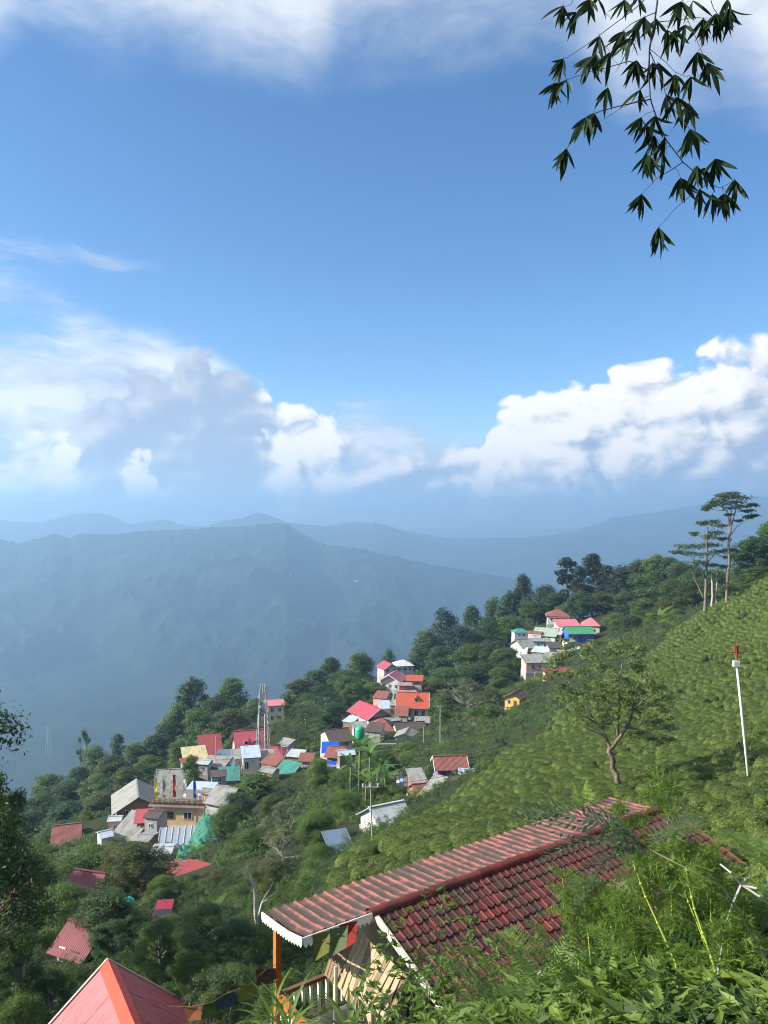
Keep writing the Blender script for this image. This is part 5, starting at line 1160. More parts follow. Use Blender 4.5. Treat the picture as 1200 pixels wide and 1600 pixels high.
bark_brown = m_bark('brown_bark', (.07, .05, .035), (.22, .17, .12))
cl = []
for (x, y, r, n) in ((905,1048,34,1),(940,1035,36,1),(975,1025,36,1),(1010,1040,30,1),(925,1075,40,1),(965,1062,40,1),(1000,1070,40,1),(1025,1085,34,1),(890,1085,30,1),(900,1110,30,1),(945,1100,40,1),(985,1102,40,1),(1018,1112,36,1),(1040,1130,26,1),(930,1130,26,1),(1000,1140,30,1),(1030,1155,22,1),(870,1035,26,1),(860,1062,22,1),(1000,1018,26,1),(958,1010,26,1),(975,1125,26,1),(915,1015,24,1),(880,1012,20,1)):
    for k in range(5): cl.append((x+rr.uniform(-20, 20), y+rr.uniform(-12, 12), rr.uniform(-3, 3), r*rr.uniform(.35, .75), 1))
drawn_tree('shade_tree', 'lone spreading tree with bent trunk standing in the tea', None, (967,1238,40),
  [([(969,1248,0),(964,1220,0),(958,1190,.1),(954,1168,.1)], .165, .13), ([(955,1172,.1),(945,1150,.2),(930,1128,.6),(915,1105,1),(900,1085,1.4),(885,1060,1.6)], .105, .025), ([(955,1170,.1),(966,1155,-.3),(978,1138,-.6),(988,1112,-.9),(994,1085,-1),(1002,1055,-1.2)], .11, .025),
   ([(966,1155,-.2),(965,1130,-.6),(968,1100,-1.2),(966,1070,-1.6),(972,1035,-1.8)], .09, .02), ([(978,1138,-.6),(965,1120,.3),(950,1100,1),(938,1075,1.2)], .07, .02), ([(988,1112,-.9),(1005,1095,-.4),(1022,1085,.2)], .06, .02), ([(930,1128,.6),(912,1118,0),(895,1105,-.6)], .05, .015), ([(945,1150,.2),(925,1142,.3),(905,1132,.4)], .04, .012), ([(900,1085,1.4),(880,1075,1.2),(862,1062,1)], .04, .012), ([(978,1138,-.6),(1000,1140,-1),(1025,1150,-1.4)], .05, .015), ([(994,1085,-1),(1012,1060,-.4),(1020,1040,0)], .04, .012)],
  cl, lf_teatree, bark_brown, .20, 105, flat=.30, seed=21, aspect=.35)
bark_tan = m_bark('tan_bark', (.10, .08, .06), (.22, .185, .145))
def umbrella(name, label, base, limbs, cl, seed, leafmat): return drawn_tree(name, label, 'umbrella trees on the tea crest', base, limbs, cl, leafmat, bark_tan, .5, 95, flat=.26, seed=seed, aspect=.45, shell=.2)
cl = [(x+rr.uniform(-3, 3), y+rr.uniform(-2, 2), rr.uniform(-3.5, 3.5), r, 1) for x, y, r in ((1140,776,20),(1122,781,18),(1160,780,18),(1108,790,13),(1176,788,10),(1150,785,20),(1130,788,16),(1168,797,13),(1178,805,8),(1104,795,9),(1170,809,10),(1142,795,12),(1140,806,7),(1155,812,7),(1160,790,14),(1115,784,12),(1145,773,14),(1130,775,14)) for k in range(2)]
umbrella('umbrella_tree', 'very tall pale trunked tree with flat umbrella crown on the tea crest', (1136,948,148), [([(1136,956,0),(1137,900,0),(1138,850,0),(1139,840,0)], .30, .22), ([(1139,842,0),(1140,815,.2),(1136,798,.6),(1122,788,1.5),(1108,790,2)], .22, .05), ([(1139,842,0),(1145,812,-.2),(1150,795,-.8),(1162,786,-1.5)], .22, .05), ([(1141,815,.2),(1143,795,0),(1140,780,0)], .14, .04), ([(1140,838,0),(1152,822,.5),(1168,812,1)], .10, .03), ([(1150,795,-.8),(1166,798,-1.6),(1176,800,-2)], .08, .03), ([(1136,798,.6),(1120,797,.2),(1106,795,0)], .07, .03)], cl, 31, D_)
cl = [(x+rr.uniform(-3, 3), y+rr.uniform(-2, 2), rr.uniform(-4, 4), r, 1) for x, y, r in ((1112,815,16),(1095,818,12),(1125,822,14),(1082,834,8),(1120,834,18),(1108,840,14),(1130,842,12),(1070,855,18),(1090,855,20),(1110,852,18),(1060,862,12),(1078,866,16),(1100,868,18),(1125,862,16),(1140,858,12),(1092,880,16),(1112,884,14),(1130,886,12),(1080,886,10),(1100,895,14),(1138,872,10)) for k in range(2)]
umbrella('umbrella_tree', 'tall tiered tree left of the umbrella tree on the tea crest', (1101,958,151), [([(1101,966,0),(1102,930,0),(1103,905,0),(1104,870,0),(1104,835,0),(1108,818,0)], .36, .08), ([(1100,936,0),(1092,918,.4),(1085,905,.8),(1080,890,1.2)], .18, .05), ([(1103,905,0),(1090,880,-1),(1070,860,-1.6)], .16, .04), ([(1104,880,0),(1120,862,1),(1138,858,1.6)], .14, .04), ([(1104,850,0),(1095,835,.6),(1084,834,1)], .10, .03), ([(1104,845,0),(1118,835,-.6),(1128,826,-1)], .10, .03)], cl, 33, D_)
drawn_tree('dead_tree', 'bare pale dead tree with one forked limb above the thicket', None, (402,1470,33), [([(404,1490,0),(402,1445,0),(399,1400,0),(392,1375,0),(386,1354,0)], .10, .05), ([(402,1440,0),(409,1412,.3),(418,1395,.5),(426,1379,.7)], .06, .02), ([(410,1411,.3),(422,1400,.1),(432,1396,0)], .03, .012)], [], None, bark_pale, .1, 1)
drawn_tree('thin_trunk_tree', 'two slim pale trunks behind the tea crest trees', None, (1113,948,165), [([(1112,955,0),(1113,920,0),(1112,895,0)], .25, .15), ([(1120,955,0),(1119,920,0),(1121,895,0)], .22, .12)], [(1113,893,0,12,1),(1122,890,0,12,1),(1108,900,0,10,1)], M_, bark_pale, .5, 80)

# ---------------------------------------------------------------- white lamp pole
lp = empty('lamp_pole', P(1172, 1240, 36)); tag(lp, 'slim white leaning lamp pole with white box and rusty top in the tea', 'lamp pole')
b = P(1172, 1240, 36); tp_ = P(1151, 1040, 36)-b
MB().tube([tp_*(-.05), tp_*.5, tp_], [.065, .055, .045], 10).build('shaft', m_plain('white_pole_paint', (.72, .72, .70), .5, .3), lp, True)
MB().box(tp_.x-.16, tp_.x+.11, -.10, .10, tp_.z-.04, tp_.z+.22).build('lamp_box', white_wood, lp)
rust = m_plain('rusty_iron', (.24, .06, .03), .8, .4, 6)
MB().tube([tp_+Vector((0, 0, .26)), tp_+Vector((-.02, 0, .92))], .06, 8).build('top_rod', rust, lp); MB().bar(tp_+Vector((-.3, 0, .62)), tp_+Vector((.28, 0, .62)), .05).build('crossbar', rust, lp)
for x in (-.07, .05): MB().tube([tp_+Vector((x, 0, .66)), tp_+Vector((x, 0, .98))], .045, 8).build('insulator', rust, lp)

# ---------------------------------------------------------------- blades: one leaf shape for banana, bamboo and the like
def blade(L, W, curl, n=8, fold=.15, tip=1.0, name='leaf'):
    """leaf along +x bending down, midrib folded; returns mesh"""
    V = []; x = z = 0.0; a = 0.0; wdt = lambda f: W*.5*(math.sin(math.pi*min(1, f*.93+.06))**.7)*(1-f**6*tip*.6)
    for i in range(n+1):
        f = i/n; w = wdt(f) if i < n else .002; V += [(x, -w, z+fold*w), (x, 0, z), (x, w, z+fold*w)]
        a = -curl*(f+.2); x += L/n*math.cos(a); z += L/n*math.sin(a)
    Fq = []
    for i in range(n): Fq += [(3*i, 3*i+1, 3*i+4, 3*i+3), (3*i+1, 3*i+2, 3*i+5, 3*i+4)]
    return np_mesh(name, V, np.array(Fq), [random.random()*.0+.5]*len(V), True)
lf_banana = m_leaf('banana_leaf', (.05, .11, .02), (.13, .22, .045), trans=.4, rough=.4, hue_obj=.8)
ban_leaf = [blade(2.6, .62, c, 9) for c in (.5, .9, 1.3)]
for q in ban_leaf: q.materials.append(lf_banana)
def banana(px, top, d, label, s=1.0, n=9, dark=None):
    x = (px-600)/F*d; z0 = g1(x, d); H = max((800-top)/F*d-z0-1.2*s, 1.2); e = empty('banana_plant', (x, d, z0), random.random()*6); tag(e, label, 'banana plant', 'banana plants')
    MB().tube([(0, 0, -.3), (0, 0, H*.6), (0, 0, H)], [.16*s, .13*s, .07*s], 8).build('stem', m_plain('banana_stem', (.16, .2, .07), .7, .4), e, True)
    for i in range(n):
        o = bpy.data.objects.new('leaf', ban_leaf[i % 3]); link(o, e); o.location = (0, 0, H-.12*s*(i % 4)); o.rotation_euler = Euler((0, -R(35+40*((i*37) % 10)/10), i*2.4)); o.scale = (s*random.uniform(.8, 1.15),)*3
        if dark: set_mat(o, dark)
for i, (px, top, d, s) in enumerate(((562,1148,104,1.3),(578,1160,100,1.2),(590,1185,98,1.1),(548,1180,106,1.1),(572,1205,92,1.0),(602,1200,104,1.0))): banana(px, top, d, f'{ORD[i]} banana plant counted from the front of the clump in the green hollow', s)
banana(318, 1425, 38, 'broad leaved banana plant standing in the dark thicket', .72, 9, lf_mid); banana(346, 1440, 36, 'dark banana plant beside the broad leaved one in the thicket', .7, 8, lf_dark)
banana(1030, 955, 205, 'pale banana plant left of the tea crest trees', 2.2); banana(1012, 968, 215, 'second pale banana plant, further left of the tea crest', 2.0)

# ---------------------------------------------------------------- parked car between the trees
car = empty('parked_car', P(256, 1448, 56), R(98)); tag(car, 'maroon hatchback parked among the trees of the lower village', 'car')
cp_ = m_plain('maroon_car_paint', (.22, .012, .025), .25, .12, spec=.6); black = m_plain('black_rubber', (.015, .015, .015), .8, .1)
prof_ = [(-1.7, .3), (-1.72, .75), (-1.5, .92), (-.75, 1.0), (-.25, 1.42), (1.1, 1.45), (1.55, .98), (1.7, .8), (1.7, .3)]
n = len(prof_); V = []
for y, k in ((-.75, 1), (.75, 1)): V += [(x, y*(.82 if z > 1.2 else 1), z) for x, z in prof_]
MB().add(V, [tuple(range(n)), tuple(range(n, 2*n))[::-1]]+[(i, n+i, n+(i+1) % n, (i+1) % n) for i in range(n)]).build('body', cp_, car)
for s in (-1, 1):
    for x in (-1.05, 1.05):
        w = MB().tube([(x, s*.6, .3), (x, s*.78, .3)], .31, 16).build('wheel', black, car); MB().tube([(x, s*.781, .3), (x, s*.80, .3)], .18, 12).build('rim', steel, w)
    MB().add([(-.62, s*.735, 1.03), (1.28, s*.735, 1.03), (1.02, s*.645, 1.38), (-.22, s*.645, 1.38)], [(0, 1, 2, 3) if s < 0 else (3, 2, 1, 0)]).build('side_window', glass, car); MB().box(-1.745, -1.68, s*.5-.16, s*.5+.16, .62, .8).build('headlight', white_wood, car)
MB().slab([(-.74, .62, 1.01), (-.74, -.62, 1.01), (-.27, -.56, 1.41), (-.27, .56, 1.41)][::-1], .02).build('windscreen', glass, car)
FOOT.append((car.location.x, car.location.y-1, 2.6))
sd = empty('small_shed', P(1172, 1368, 25.5), R(-10)); tag(sd, 'tiny pink roofed shed with white sheet beyond the tiled roof end', 'shed')
MB().box(-.75, .75, -.6, .6, -1, .15).build('wall', WALL['white'], sd); MB().slab([(-.9, -.75, .12), (.9, -.75, .12), (.9, .75, .5), (-.9, .75, .5)], .05).build('roof', ROOF['rose'][0], sd); MB().box(-.5, .5, -.1, .5, .42, .52).build('cover_sheet', white_wood, sd)

# ================================================================ foreground plants
lf_fern = m_leaf('fern_green', (.05, .11, .016), (.17, .26, .045), trans=.45, hue_obj=.6)
lf_fernlit = m_leaf('bright_fern', (.10, .17, .02), (.26, .36, .05), trans=.5, hue_obj=.3)  # lighter fern green: the glow of backlight is put into the colour
lf_ferndark = m_leaf('fern_grey_green', (.035, .060, .030), (.085, .120, .060), trans=.35, hue_obj=.5)
lf_feather = m_leaf('feathery_green', (.045, .095, .012), (.150, .230, .035), trans=.45, hue_obj=.3)
lf_weed = m_leaf('weed_green', (.040, .085, .014), (.15, .225, .038), trans=.4, hue_obj=.35)
stem_y = m_plain('yellow_green_stem', (.30, .36, .05), .5, .3, 4); stem_g = m_plain('grey_green_stem', (.16, .17, .08), .7, .3, 4); stem_dead = m_plain('dead_grey_stem', (.42, .40, .36), .8, .3, 4)
def frond(L, seed, droop=.6, pairs=24, wid=.26):
    """fern frond along +x: rachis with a comb of narrow pinnae, each bent down along its length"""
    rng = np.random.default_rng(seed); ps = []; ns = []; ts = []; Ls = []; Ws = []; rp = []
    x = z = 0.0
    for i in range(pairs+1):
        f = i/pairs; rp.append((x, 0, z)); a = .35-droop*1.6*f; x += L/pairs*math.cos(a); z += L/pairs*math.sin(a)
        if i < 2: continue
        pl = L*wid*(math.sin(math.pi*(f*.86+.12))**.9)*rng.uniform(.88, 1.08)
        for s in (-1, 1):
            dr = unit(np.array([.38+.3*f, s*1.0, .10])+rng.normal(size=3)*.07); c = np.array(rp[-1])
            for g in range(3):
                t = unit(dr+np.array([0, 0, -.35*g])); l = pl*(.42, .36, .30)[g]; ps.append(c+t*l*.5); ts.append(t); Ls.append(l*1.12); Ws.append(L/pairs*(.80, .66, .42)[g]); ns.append(np.array([0, 0, 1])+rng.normal(size=3)*.15); c = c+t*l
    ps = np.array(ps)
    V, f, var = leaves(ps, np.array(ns), np.array(Ls), np.array(Ws), rng.random(len(ps)), rng, tang=np.array(ts))
    mb = MB().tube(rp, list(np.linspace(.006, .0015, len(rp))), 4); n0 = len(mb.v); q4 = np.array([q for q in mb.f if len(q) == 4])
    return np_mesh('frond', np.concatenate([np.array(mb.v), V]), np.concatenate([q4, f+n0]), np.concatenate([np.full(n0, .9), var]))
FRONDS = [frond(1.0, s, d, 24, w) for s, d, w in ((1, .35, .26), (2, .6, .28), (3, .85, .24), (4, .15, .22))]
for q in FRONDS: q.materials.append(lf_fern)
def fern(px, py, d, fr, label, mat=None, keep=False, bend=0.0):
    """fr: list of (azimuth deg in plan, rise deg, length m, variant)"""
    for dd in np.linspace(d, 3.0, 40):                     # as near as it must stand to grow on a stalk of its own from the bank
        q = P(px, py, dd)
        if keep or q.z-g1(q.x, q.y) < 1.0: break
    k_ = dd/d; d = dd; fr = [(a_, u_, L_*k_, v_) for a_, u_, L_, v_ in fr]; hz_ = min(g1(q.x, q.y)-q.z, -.02)
    e = empty('fern', q); tag(e, label, 'fern', 'ferns in the foreground')
    MB().tube([(bend, bend*.2, hz_-.1), (bend*.85, bend*.15, hz_*.55), (bend*.4, .0, hz_*.12), (0, 0, 0)], [.006*max(1, d/6), .005*max(1, d/6), .004*max(1, d/6), .003*max(1, d/6)], 6).build('stalk', stem_g, e, True)
    for az, up_, L, k in fr:
        o = bpy.data.objects.new('frond', FRONDS[k]); link(o, e); o.rotation_euler = (random.uniform(-.3, .3), -R(up_), R(az)); o.scale = (L, L, L)
        if mat: set_mat(o, mat)
fern(912,1306,27.0, [(165, 66, 1.9, 3), (10, 74, 2.0, 3), (40, 55, 1.5, 3), (190, 45, 1.5, 3), (120, 72, 1.8, 3)], 'bright upright tree fern behind the roof ridge', lf_fernlit, True)
fern(1010,1325,7.2, [(172, 16, 1.3, 1), (190, 4, 1.1, 1), (205, -6, 1.0, 2), (160, 25, .9, 0), (20, 20, .7, 1)], 'grey green fern leaning left across the roof ridge', lf_ferndark, bend=.75)
fern(1190,1420,5.6, [(178, 18, .75, 1), (200, 4, .8, 1), (165, 36, .6, 0), (215, -8, .7, 2), (150, 10, .55, 1), (20, 25, .6, 1)], 'wide grey green fern at the right edge', lf_ferndark)
fern(1120,1470,5.2, [(190, 22, .6, 1), (160, 35, .6, 0), (215, 10, .7, 2), (30, 25, .6, 1), (-20, 15, .6, 2), (90, 40, .5, 0)], 'leafy green fern below the wide fern at right')
fern(1010,1510,5.6, [(175, 20, .7, 1), (205, 8, .75, 2), (150, 35, .6, 0), (-10, 20, .6, 1), (230, 0, .6, 2), (40, 30, .6, 1)], 'green fern in the middle of the weeds')
fern(900,1530,6.4, [(175, 25, .7, 1), (205, 12, .7, 2), (150, 35, .6, 0), (-10, 25, .6, 1), (240, 8, .5, 2)], 'green fern left in the weeds below the roof')
fern(1170,1545,4.6, [(175, 20, .55, 1), (205, 8, .6, 2), (150, 35, .5, 0), (-10, 20, .5, 1), (230, 0, .5, 2)], 'low green fern near the bottom right corner')
# feathery stalks: jointed stems with plumes of thread-like branchlets
def feathery(pts, d, plume, label, r=.007, seed=0, dens=1.0):
    rng = np.random.default_rng(seed); w = [P(x, y, d+dy) for x, y, dy in pts]; b = w[0]; w = [q-b for q in w]
    e = empty('feathery_stalk', b); tag(e, label, 'plant', 'feathery stalks in the foreground')
    fine = []
    for i in range(len(w)-1):
        for k in range(5): fine.append(w[i].lerp(w[i+1], k/5))
    fine.append(w[-1]); mb = MB().tube([w[0]+Vector((.04, 0, min(g1(b.x, b.y)-b.z, -.1)-.1))]+fine, [r*1.1]+list(np.linspace(r, r*.35, len(fine))), 5)
    for q in fine[1:-1:2]: mb.tube([q-Vector((0, 0, .006)), q+Vector((0, 0, .006))], r*1.35, 5)
    mb.build('stem', stem_y, e, True)
    ps, ts, Ls = [], [], []
    for i in range(len(fine)-1):
        f = i/(len(fine)-1)
        if f < plume: continue
        for br in range(int(5*dens)):
            a = rng.random()*2*np.pi; L = .34*(1-.65*((f-plume)/(1-plume)))*rng.uniform(.6, 1.1); dirv = np.array([math.cos(a)*.75, math.sin(a)*.75, .75]); base = np.array(fine[i].lerp(fine[i+1], rng.random())); n = 13
            for j in range(n):
                g = (j+1)/n; c = base+dirv*L*g; c[2] -= L*.55*g*g
                for q in range(4):
                    t = unit(rng.normal(size=3)*.8+dirv*.9); l = .075*(1.15-g*.5); ps.append(c+t*l*.5); ts.append(t); Ls.append(l)
    ps = np.array(ps); V, f4, var = leaves(ps, rng.normal(size=ps.shape), np.array(Ls), np.full(len(ps), .0056), rng.random(len(ps)), rng, tang=np.array(ts))
    me = np_mesh('plume', V, f4, var); me.materials.append(lf_feather); obj('plume', me, e)
FS = [([(1056,1504,0),(1009,1401,.1),(990,1349,.1),(979,1268,.2)], 4.4, .55, 'tall yellow green stalk leaning left over the roof'), ([(1050,1420,0),(1044,1292,0),(1034,1218,0)], 5.2, .45, 'tallest slim feathery stalk rising above the roof end'),
      ([(1118,1515,0),(1085,1420,.1),(1075,1375,.1),(1062,1300,.2)], 4.2, .5, 'stout yellow stalk right of the leaning stalk'), ([(1112,1518,0),(1098,1465,0),(1070,1395,.1),(1058,1340,.1)], 4.5, .55, 'second yellow stalk of the pair at right'), ([(1120,1500,0),(1112,1470,0),(1110,1390,0),(1112,1330,0)], 4.8, .5, 'upright feathery stalk behind the yellow pair'),
      ([(904,1500,0),(892,1455,0),(878,1370,0)], 5.6, .35, 'left feathery stalk against the dark tiles'), ([(922,1490,0),(918,1450,0),(912,1385,0)], 5.4, .35, 'short feathery stalk second from the left on the tiles'), ([(942,1500,0),(940,1450,0),(936,1385,0)], 5.5, .35, 'short feathery stalk third from the left on the tiles'),
      ([(1010,1420,0),(1012,1380,0),(1016,1330,0)], 5.0, .2, 'little side stalk beside the leaning stalk'), ([(1000,1520,0),(985,1460,0),(965,1400,0)], 5.0, .3, 'feathery stalk at the foot of the tiles'), ([(1160,1560,0),(1150,1500,0),(1140,1430,0)], 4.2, .3, 'feathery stalk near the right fern')]
for i, (x, y, x2, y2, d) in enumerate(((1030,1500,1012,1360,4.9),(1070,1520,1090,1345,5.0),(960,1540,948,1410,5.2),(1140,1520,1130,1355,4.9),(1180,1560,1172,1420,4.6))):
    FS.append(([(x, y, 0), ((x+x2)/2+6, (y+y2)/2, .05), (x2, y2, .1)], d, .25, f'{ORD[i]} bushy feathery stalk crowding the weeds at right'))
for i, (pts, d, pl, lab) in enumerate(FS): feathery(pts, d, pl, lab, .0075 if i in (0, 2) else .0055, 50+i, .8 if i < 11 else .6)
# broad weeds: upright stems with jagged leaves
def weed_mesh(seed, H, n, leaf, fold=True):
    rng = np.random.default_rng(seed); pts = [(0, 0, -.1)]+[(rng.normal()*.03*H*k, rng.normal()*.03*H*k, H*k/6) for k in range(1, 7)]; mb = MB().tube(pts, list(np.linspace(.008, .002, 7)), 4)
    ps, ts, ns, Ls = [], [], [], []
    for i in range(n):
        f = .12+.88*(i/n); q = np.array(Vector(pts[min(5, int(f*6))+0]).lerp(Vector(pts[min(6, int(f*6)+1)]), (f*6) % 1)); a = i*2.4+rng.random(); L = leaf*(1.15-.75*f)*rng.uniform(.7, 1.2); d = np.array([math.cos(a), math.sin(a), .35])
        for j, (off, side, s) in enumerate(((.35, 0, 1.0), (.45, 1, .62), (.45, -1, .62), (.75, .8, .55), (.75, -.8, .55), (1.0, 0, .7))):
            sd = np.array([-math.sin(a), math.cos(a), 0]); t = unit(d+sd*side*.8); c = q+d*L*off*.6+t*L*s*.3; c[2] -= L*.25*off; ps.append(c); ts.append(t); ns.append(np.array([0, 0, 1])+rng.normal(size=3)*.3); Ls.append(L*s*.7)
    ps = np.array(ps); Ls = np.array(Ls); V, f3, var = leaves(ps, np.array(ns), Ls, Ls*.42, rng.random(len(ps)), rng, fold=True, tang=np.array(ts))
    n0 = len(mb.v); q4 = np.array([q for q in mb.f if len(q) == 4])
    me = np_mesh('weed', np.concatenate([np.array(mb.v), V]), [q4, f3+n0], np.concatenate([np.full(n0, .3), var])); me.materials.append(lf_weed); return me
TALL = [weed_mesh(700+i, 1.2, 34, .24) for i in range(4)]
TW_ = [(690,1372,11.5),(643,1405,11.5),(700,1395,10.5),(562,1500,13),(590,1470,13),(625,1475,11.5),(655,1490,10.5),(735,1470,10),(770,1460,9.5),(800,1450,9),(825,1428,9),(850,1470,8),(870,1500,7),(815,1500,8.5),(745,1510,9),(700,1500,9.5),(670,1530,9.5),(610,1530,11),(580,1540,12),(640,1560,9),(720,1560,8),(780,1550,7.5),(840,1555,6.5),(885,1460,8),(440,1540,16)]
def bank(px, d): return g1((px-600)/F*d, d)
for i, (px, top, d) in enumerate(sorted(TW_)):
    x = (px-600)/F*d; zt = (800-top)/F*d; zb = min(max(g1(x, d), zt-2.4), zt-.9); H = zt-zb
    o = bpy.data.objects.new('tall_weed', TALL[i % 4]); link(o); o.location = (x, d, zb); o.rotation_euler = (random.uniform(-.06, .06), random.uniform(-.06, .06), random.random()*6); o.scale = (H/1.25*random.uniform(.8, 1), H/1.25*random.uniform(.8, 1), H/1.22)
    tag(o, f'{ORD[i]} tall leafy weed from the left in front of the tiled house', 'weed', 'tall weeds in the foreground')
# low tangle covering the bank
low = [weed_mesh(760, .60, 24, .30), weed_mesh(761, .50, 16, .46), weed_mesh(762, .45, 14, .52)]; low[1].materials[0] = m_leaf('dark_weed', (.014, .036, .009), (.060, .110, .022), trans=.3, hue_obj=.4); low[2].materials[0] = m_leaf('yellow_weed', (.06, .11, .016), (.19, .26, .045), trans=.4, hue_obj=.4); low_o = [bpy.data.objects.new('weed', q) for q in low]
fern_o = bpy.data.objects.new('weed', FRONDS[1].copy())
pts = []
d = 3.2
while d < 19:
    for px in np.arange(380 if d > 9 else 600, 1330, 30.0): pts.append((px+random.uniform(-20, 20), d*random.uniform(.985, 1.015)))
    d *= 1.045
q = np.array(pts); x = (q[:, 0]-600)/F*q[:, 1]; y = q[:, 1]; z = G(x, y)
lim = (800-np.interp(q[:, 0], [380, 560, 640, 700, 800, 880, 960, 1060, 1140, 1200, 1330], [1640, 1600, 1545, 1535, 1520, 1490, 1455, 1430, 1420, 1420, 1400]))/F*y
hk = np.hypot(x-C0.x-3, y-C0.y-2) > 4.6; hk &= np.hypot(x-C0.x-6.5, y-C0.y-4) > 4.6
x, y, z, lim = x[hk], y[hk], z[hk], lim[hk]; n = len(x); s = np.clip(.16*y**.5, .25, .75)*RNG.uniform(.7, 1.3, n)*1.9
z = np.minimum(z, lim-.25*s)                                 # keeps the tangle below the things that rise out of it
scatter('weeds', np.stack([x, y, z], 1), np.stack([RNG.normal(size=n)*.25, RNG.normal(size=n)*.25, RNG.random(n)*6.28], 1), np.stack([s, s, s], 1), RNG.integers(0, 4, n), low_o+[fern_o], 'tangle of low weeds and ferns covering the near bank', 'weeds')
for i, (px, py, d, az) in enumerate(((960,1480,5.8,180),(1060,1500,5.0,200),(1100,1430,5.4,160),(1170,1480,4.9,170),(850,1545,6.2,170),(1020,1560,4.6,190),(1130,1580,4.2,180),(940,1580,5.2,160),(780,1570,7,180),(1200,1360,5.8,170))):
    fern(px, py, d, [(az+random.uniform(-15, 15)+k*58, random.uniform(12, 40), random.uniform(.5, .75), k % 3) for k in range(6)], f'{ORD[i]} low fern in the tangle of weeds under the roof', lf_fern if i % 2 else lf_weed)
# white flower heads, big dark leaf, dead crossing stalks
wf = m_plain('white_petals', (.74, .74, .70), .7, .15)
for i, (px, py, d, w) in enumerate(((845, 1524, 7, 'left'), (836, 1535, 7.2, 'lower left'), (1166, 1545, 4.6, 'upper right'), (1155, 1556, 4.6, 'lower right'))):
    e = empty('white_flower', P(px, py, d)); tag(e, f'{w} white flower head among the foreground weeds', 'flower', 'white flowers in the weeds')
    V, f, var = clump_leaves(np.array([[0, 0, 0.]]), np.array([.030*d/5]), 60, .022*d/5, 88+i, shell=.2); me = np_mesh('petals', V, f, var); obj('petals', me, e, wf); MB().tube([(0, 0, 0), (.03, 0, min(g1(e.location.x, e.location.y)-e.location.z, -.3)-.05)], .004, 5).build('stalk', stem_g, e)
bl_ = blade(.62, .17, .5, 10, .25); bl_.materials.append(m_leaf('dark_glossy_leaf', (.015, .035, .012), (.04, .075, .03), trans=.15, rough=.3, hue_obj=.9))
bp_ = empty('broad_leaf_plant', P(985, 1625, 3.6)); MB().tube([(0, 0, min(g1(bp_.location.x, bp_.location.y)-bp_.location.z, 0)-.1), (0, 0, 0)], .012, 6).build('stem', stem_g, bp_); tag(bp_, 'broad dark leaves at the bottom edge below the weeds', 'plant')
for az, up_, s in ((165, 6, .8), (12, 4, .9), (200, 2, .6), (-20, 3, .7)): o = bpy.data.objects.new('leaf', bl_); link(o, bp_); o.rotation_euler = (0, -R(up_), R(az)); o.scale = (s*.7,)*3
ds = empty('dead_stalk', P(1158, 1382, 4.2)); tag(ds, 'pale dead stalk forking across the right ferns', 'stalk')
for i, (a, b) in enumerate((((1158,1382),(1125,1350)), ((1158,1382),(1205,1400)), ((1158,1382),(1135,1440)), ((1158,1382),(1170,1372)), ((1158,1382),(1215,1425)))): MB().tube([(0, 0, 0), P(b[0]*.5+a[0]*.5, b[1]*.5+a[1]*.5-3, 4.15)-P(1158, 1382, 4.2), P(*b, 4.2)-P(1158, 1382, 4.2)], [.006, .0055, .004], 5).build('twig', stem_dead, ds)
MB().tube([(-.08, 0, -.2), (-.17, .05, -.9)], [.005, .007], 5).build('twig', stem_dead, ds)
# sword leaved plants below the veranda
sw = blade(.8, .055, .9, 7, .2); sw.materials.append(lf_weed)
for px, py, d, lab in ((452, 1640, 15.5, 'spiky sword leaved plant left below the veranda rail'), (545, 1650, 13.5, 'second spiky plant beside the veranda post'), (425, 1620, 16.5, 'spiky plant left of the veranda')):
    e = empty('spiky_plant', P(px, py, d)); tag(e, lab, 'plant', 'spiky plants below the veranda'); MB().tube([(0, 0, min(g1(e.location.x, e.location.y)-e.location.z, 0)-.2), (0, 0, .5)], [.05, .03], 6).build('stem', stem_g, e, True)
    for i in range(26): o = bpy.data.objects.new('leaf', sw); link(o, e); o.location = (0, 0, .02*i); o.rotation_euler = (0, -R(25+55*(i/26)), i*2.4); o.scale = (random.uniform(.9, 1.4),)*3
# string of cloth flags in the thicket
for k, (px, py, d, col, w, a) in enumerate(((300, 1585, 18, (.30, .10, .05), 'brown', -20), (352, 1566, 17.5, (.05, .08, .12), 'dark blue', 10), (388, 1552, 17, (.24, .24, .05), 'olive yellow', 25), (415, 1528, 17, (.10, .045, .03), 'dark brown', 0), (330, 1580, 17.4, (.10, .16, .05), 'green', 30))):
    o = MB().add([(-.22, 0, .17), (.22, .03, .20), (.24, .1, -.16), (-.19, .05, -.2), (0, .08, 0)], [(0, 4, 1), (1, 4, 2), (2, 4, 3), (3, 4, 0)]).build('cloth_flag', m_plain(w+'_flag', col, .9, .3, 6), None, loc=P(px, py, d), rot=(0, R(a*.4), R(a))); tag(o, f'{w} cloth flag hung low in the thicket', 'flag', 'cloth flags in the thicket')

fq = [P(262, 1572, 18.2), P(300, 1573, 18), P(330, 1567, 17.4), P(352, 1553, 17.5), P(388, 1540, 17), P(415, 1515, 17), P(466, 1490, 20.0)]
tag(MB().tube([q-fq[0] for q in fq], .006, 4).build('flag_line', brown_wood, None, loc=fq[0]), 'thin line carrying the cloth flags in the thicket', 'line')
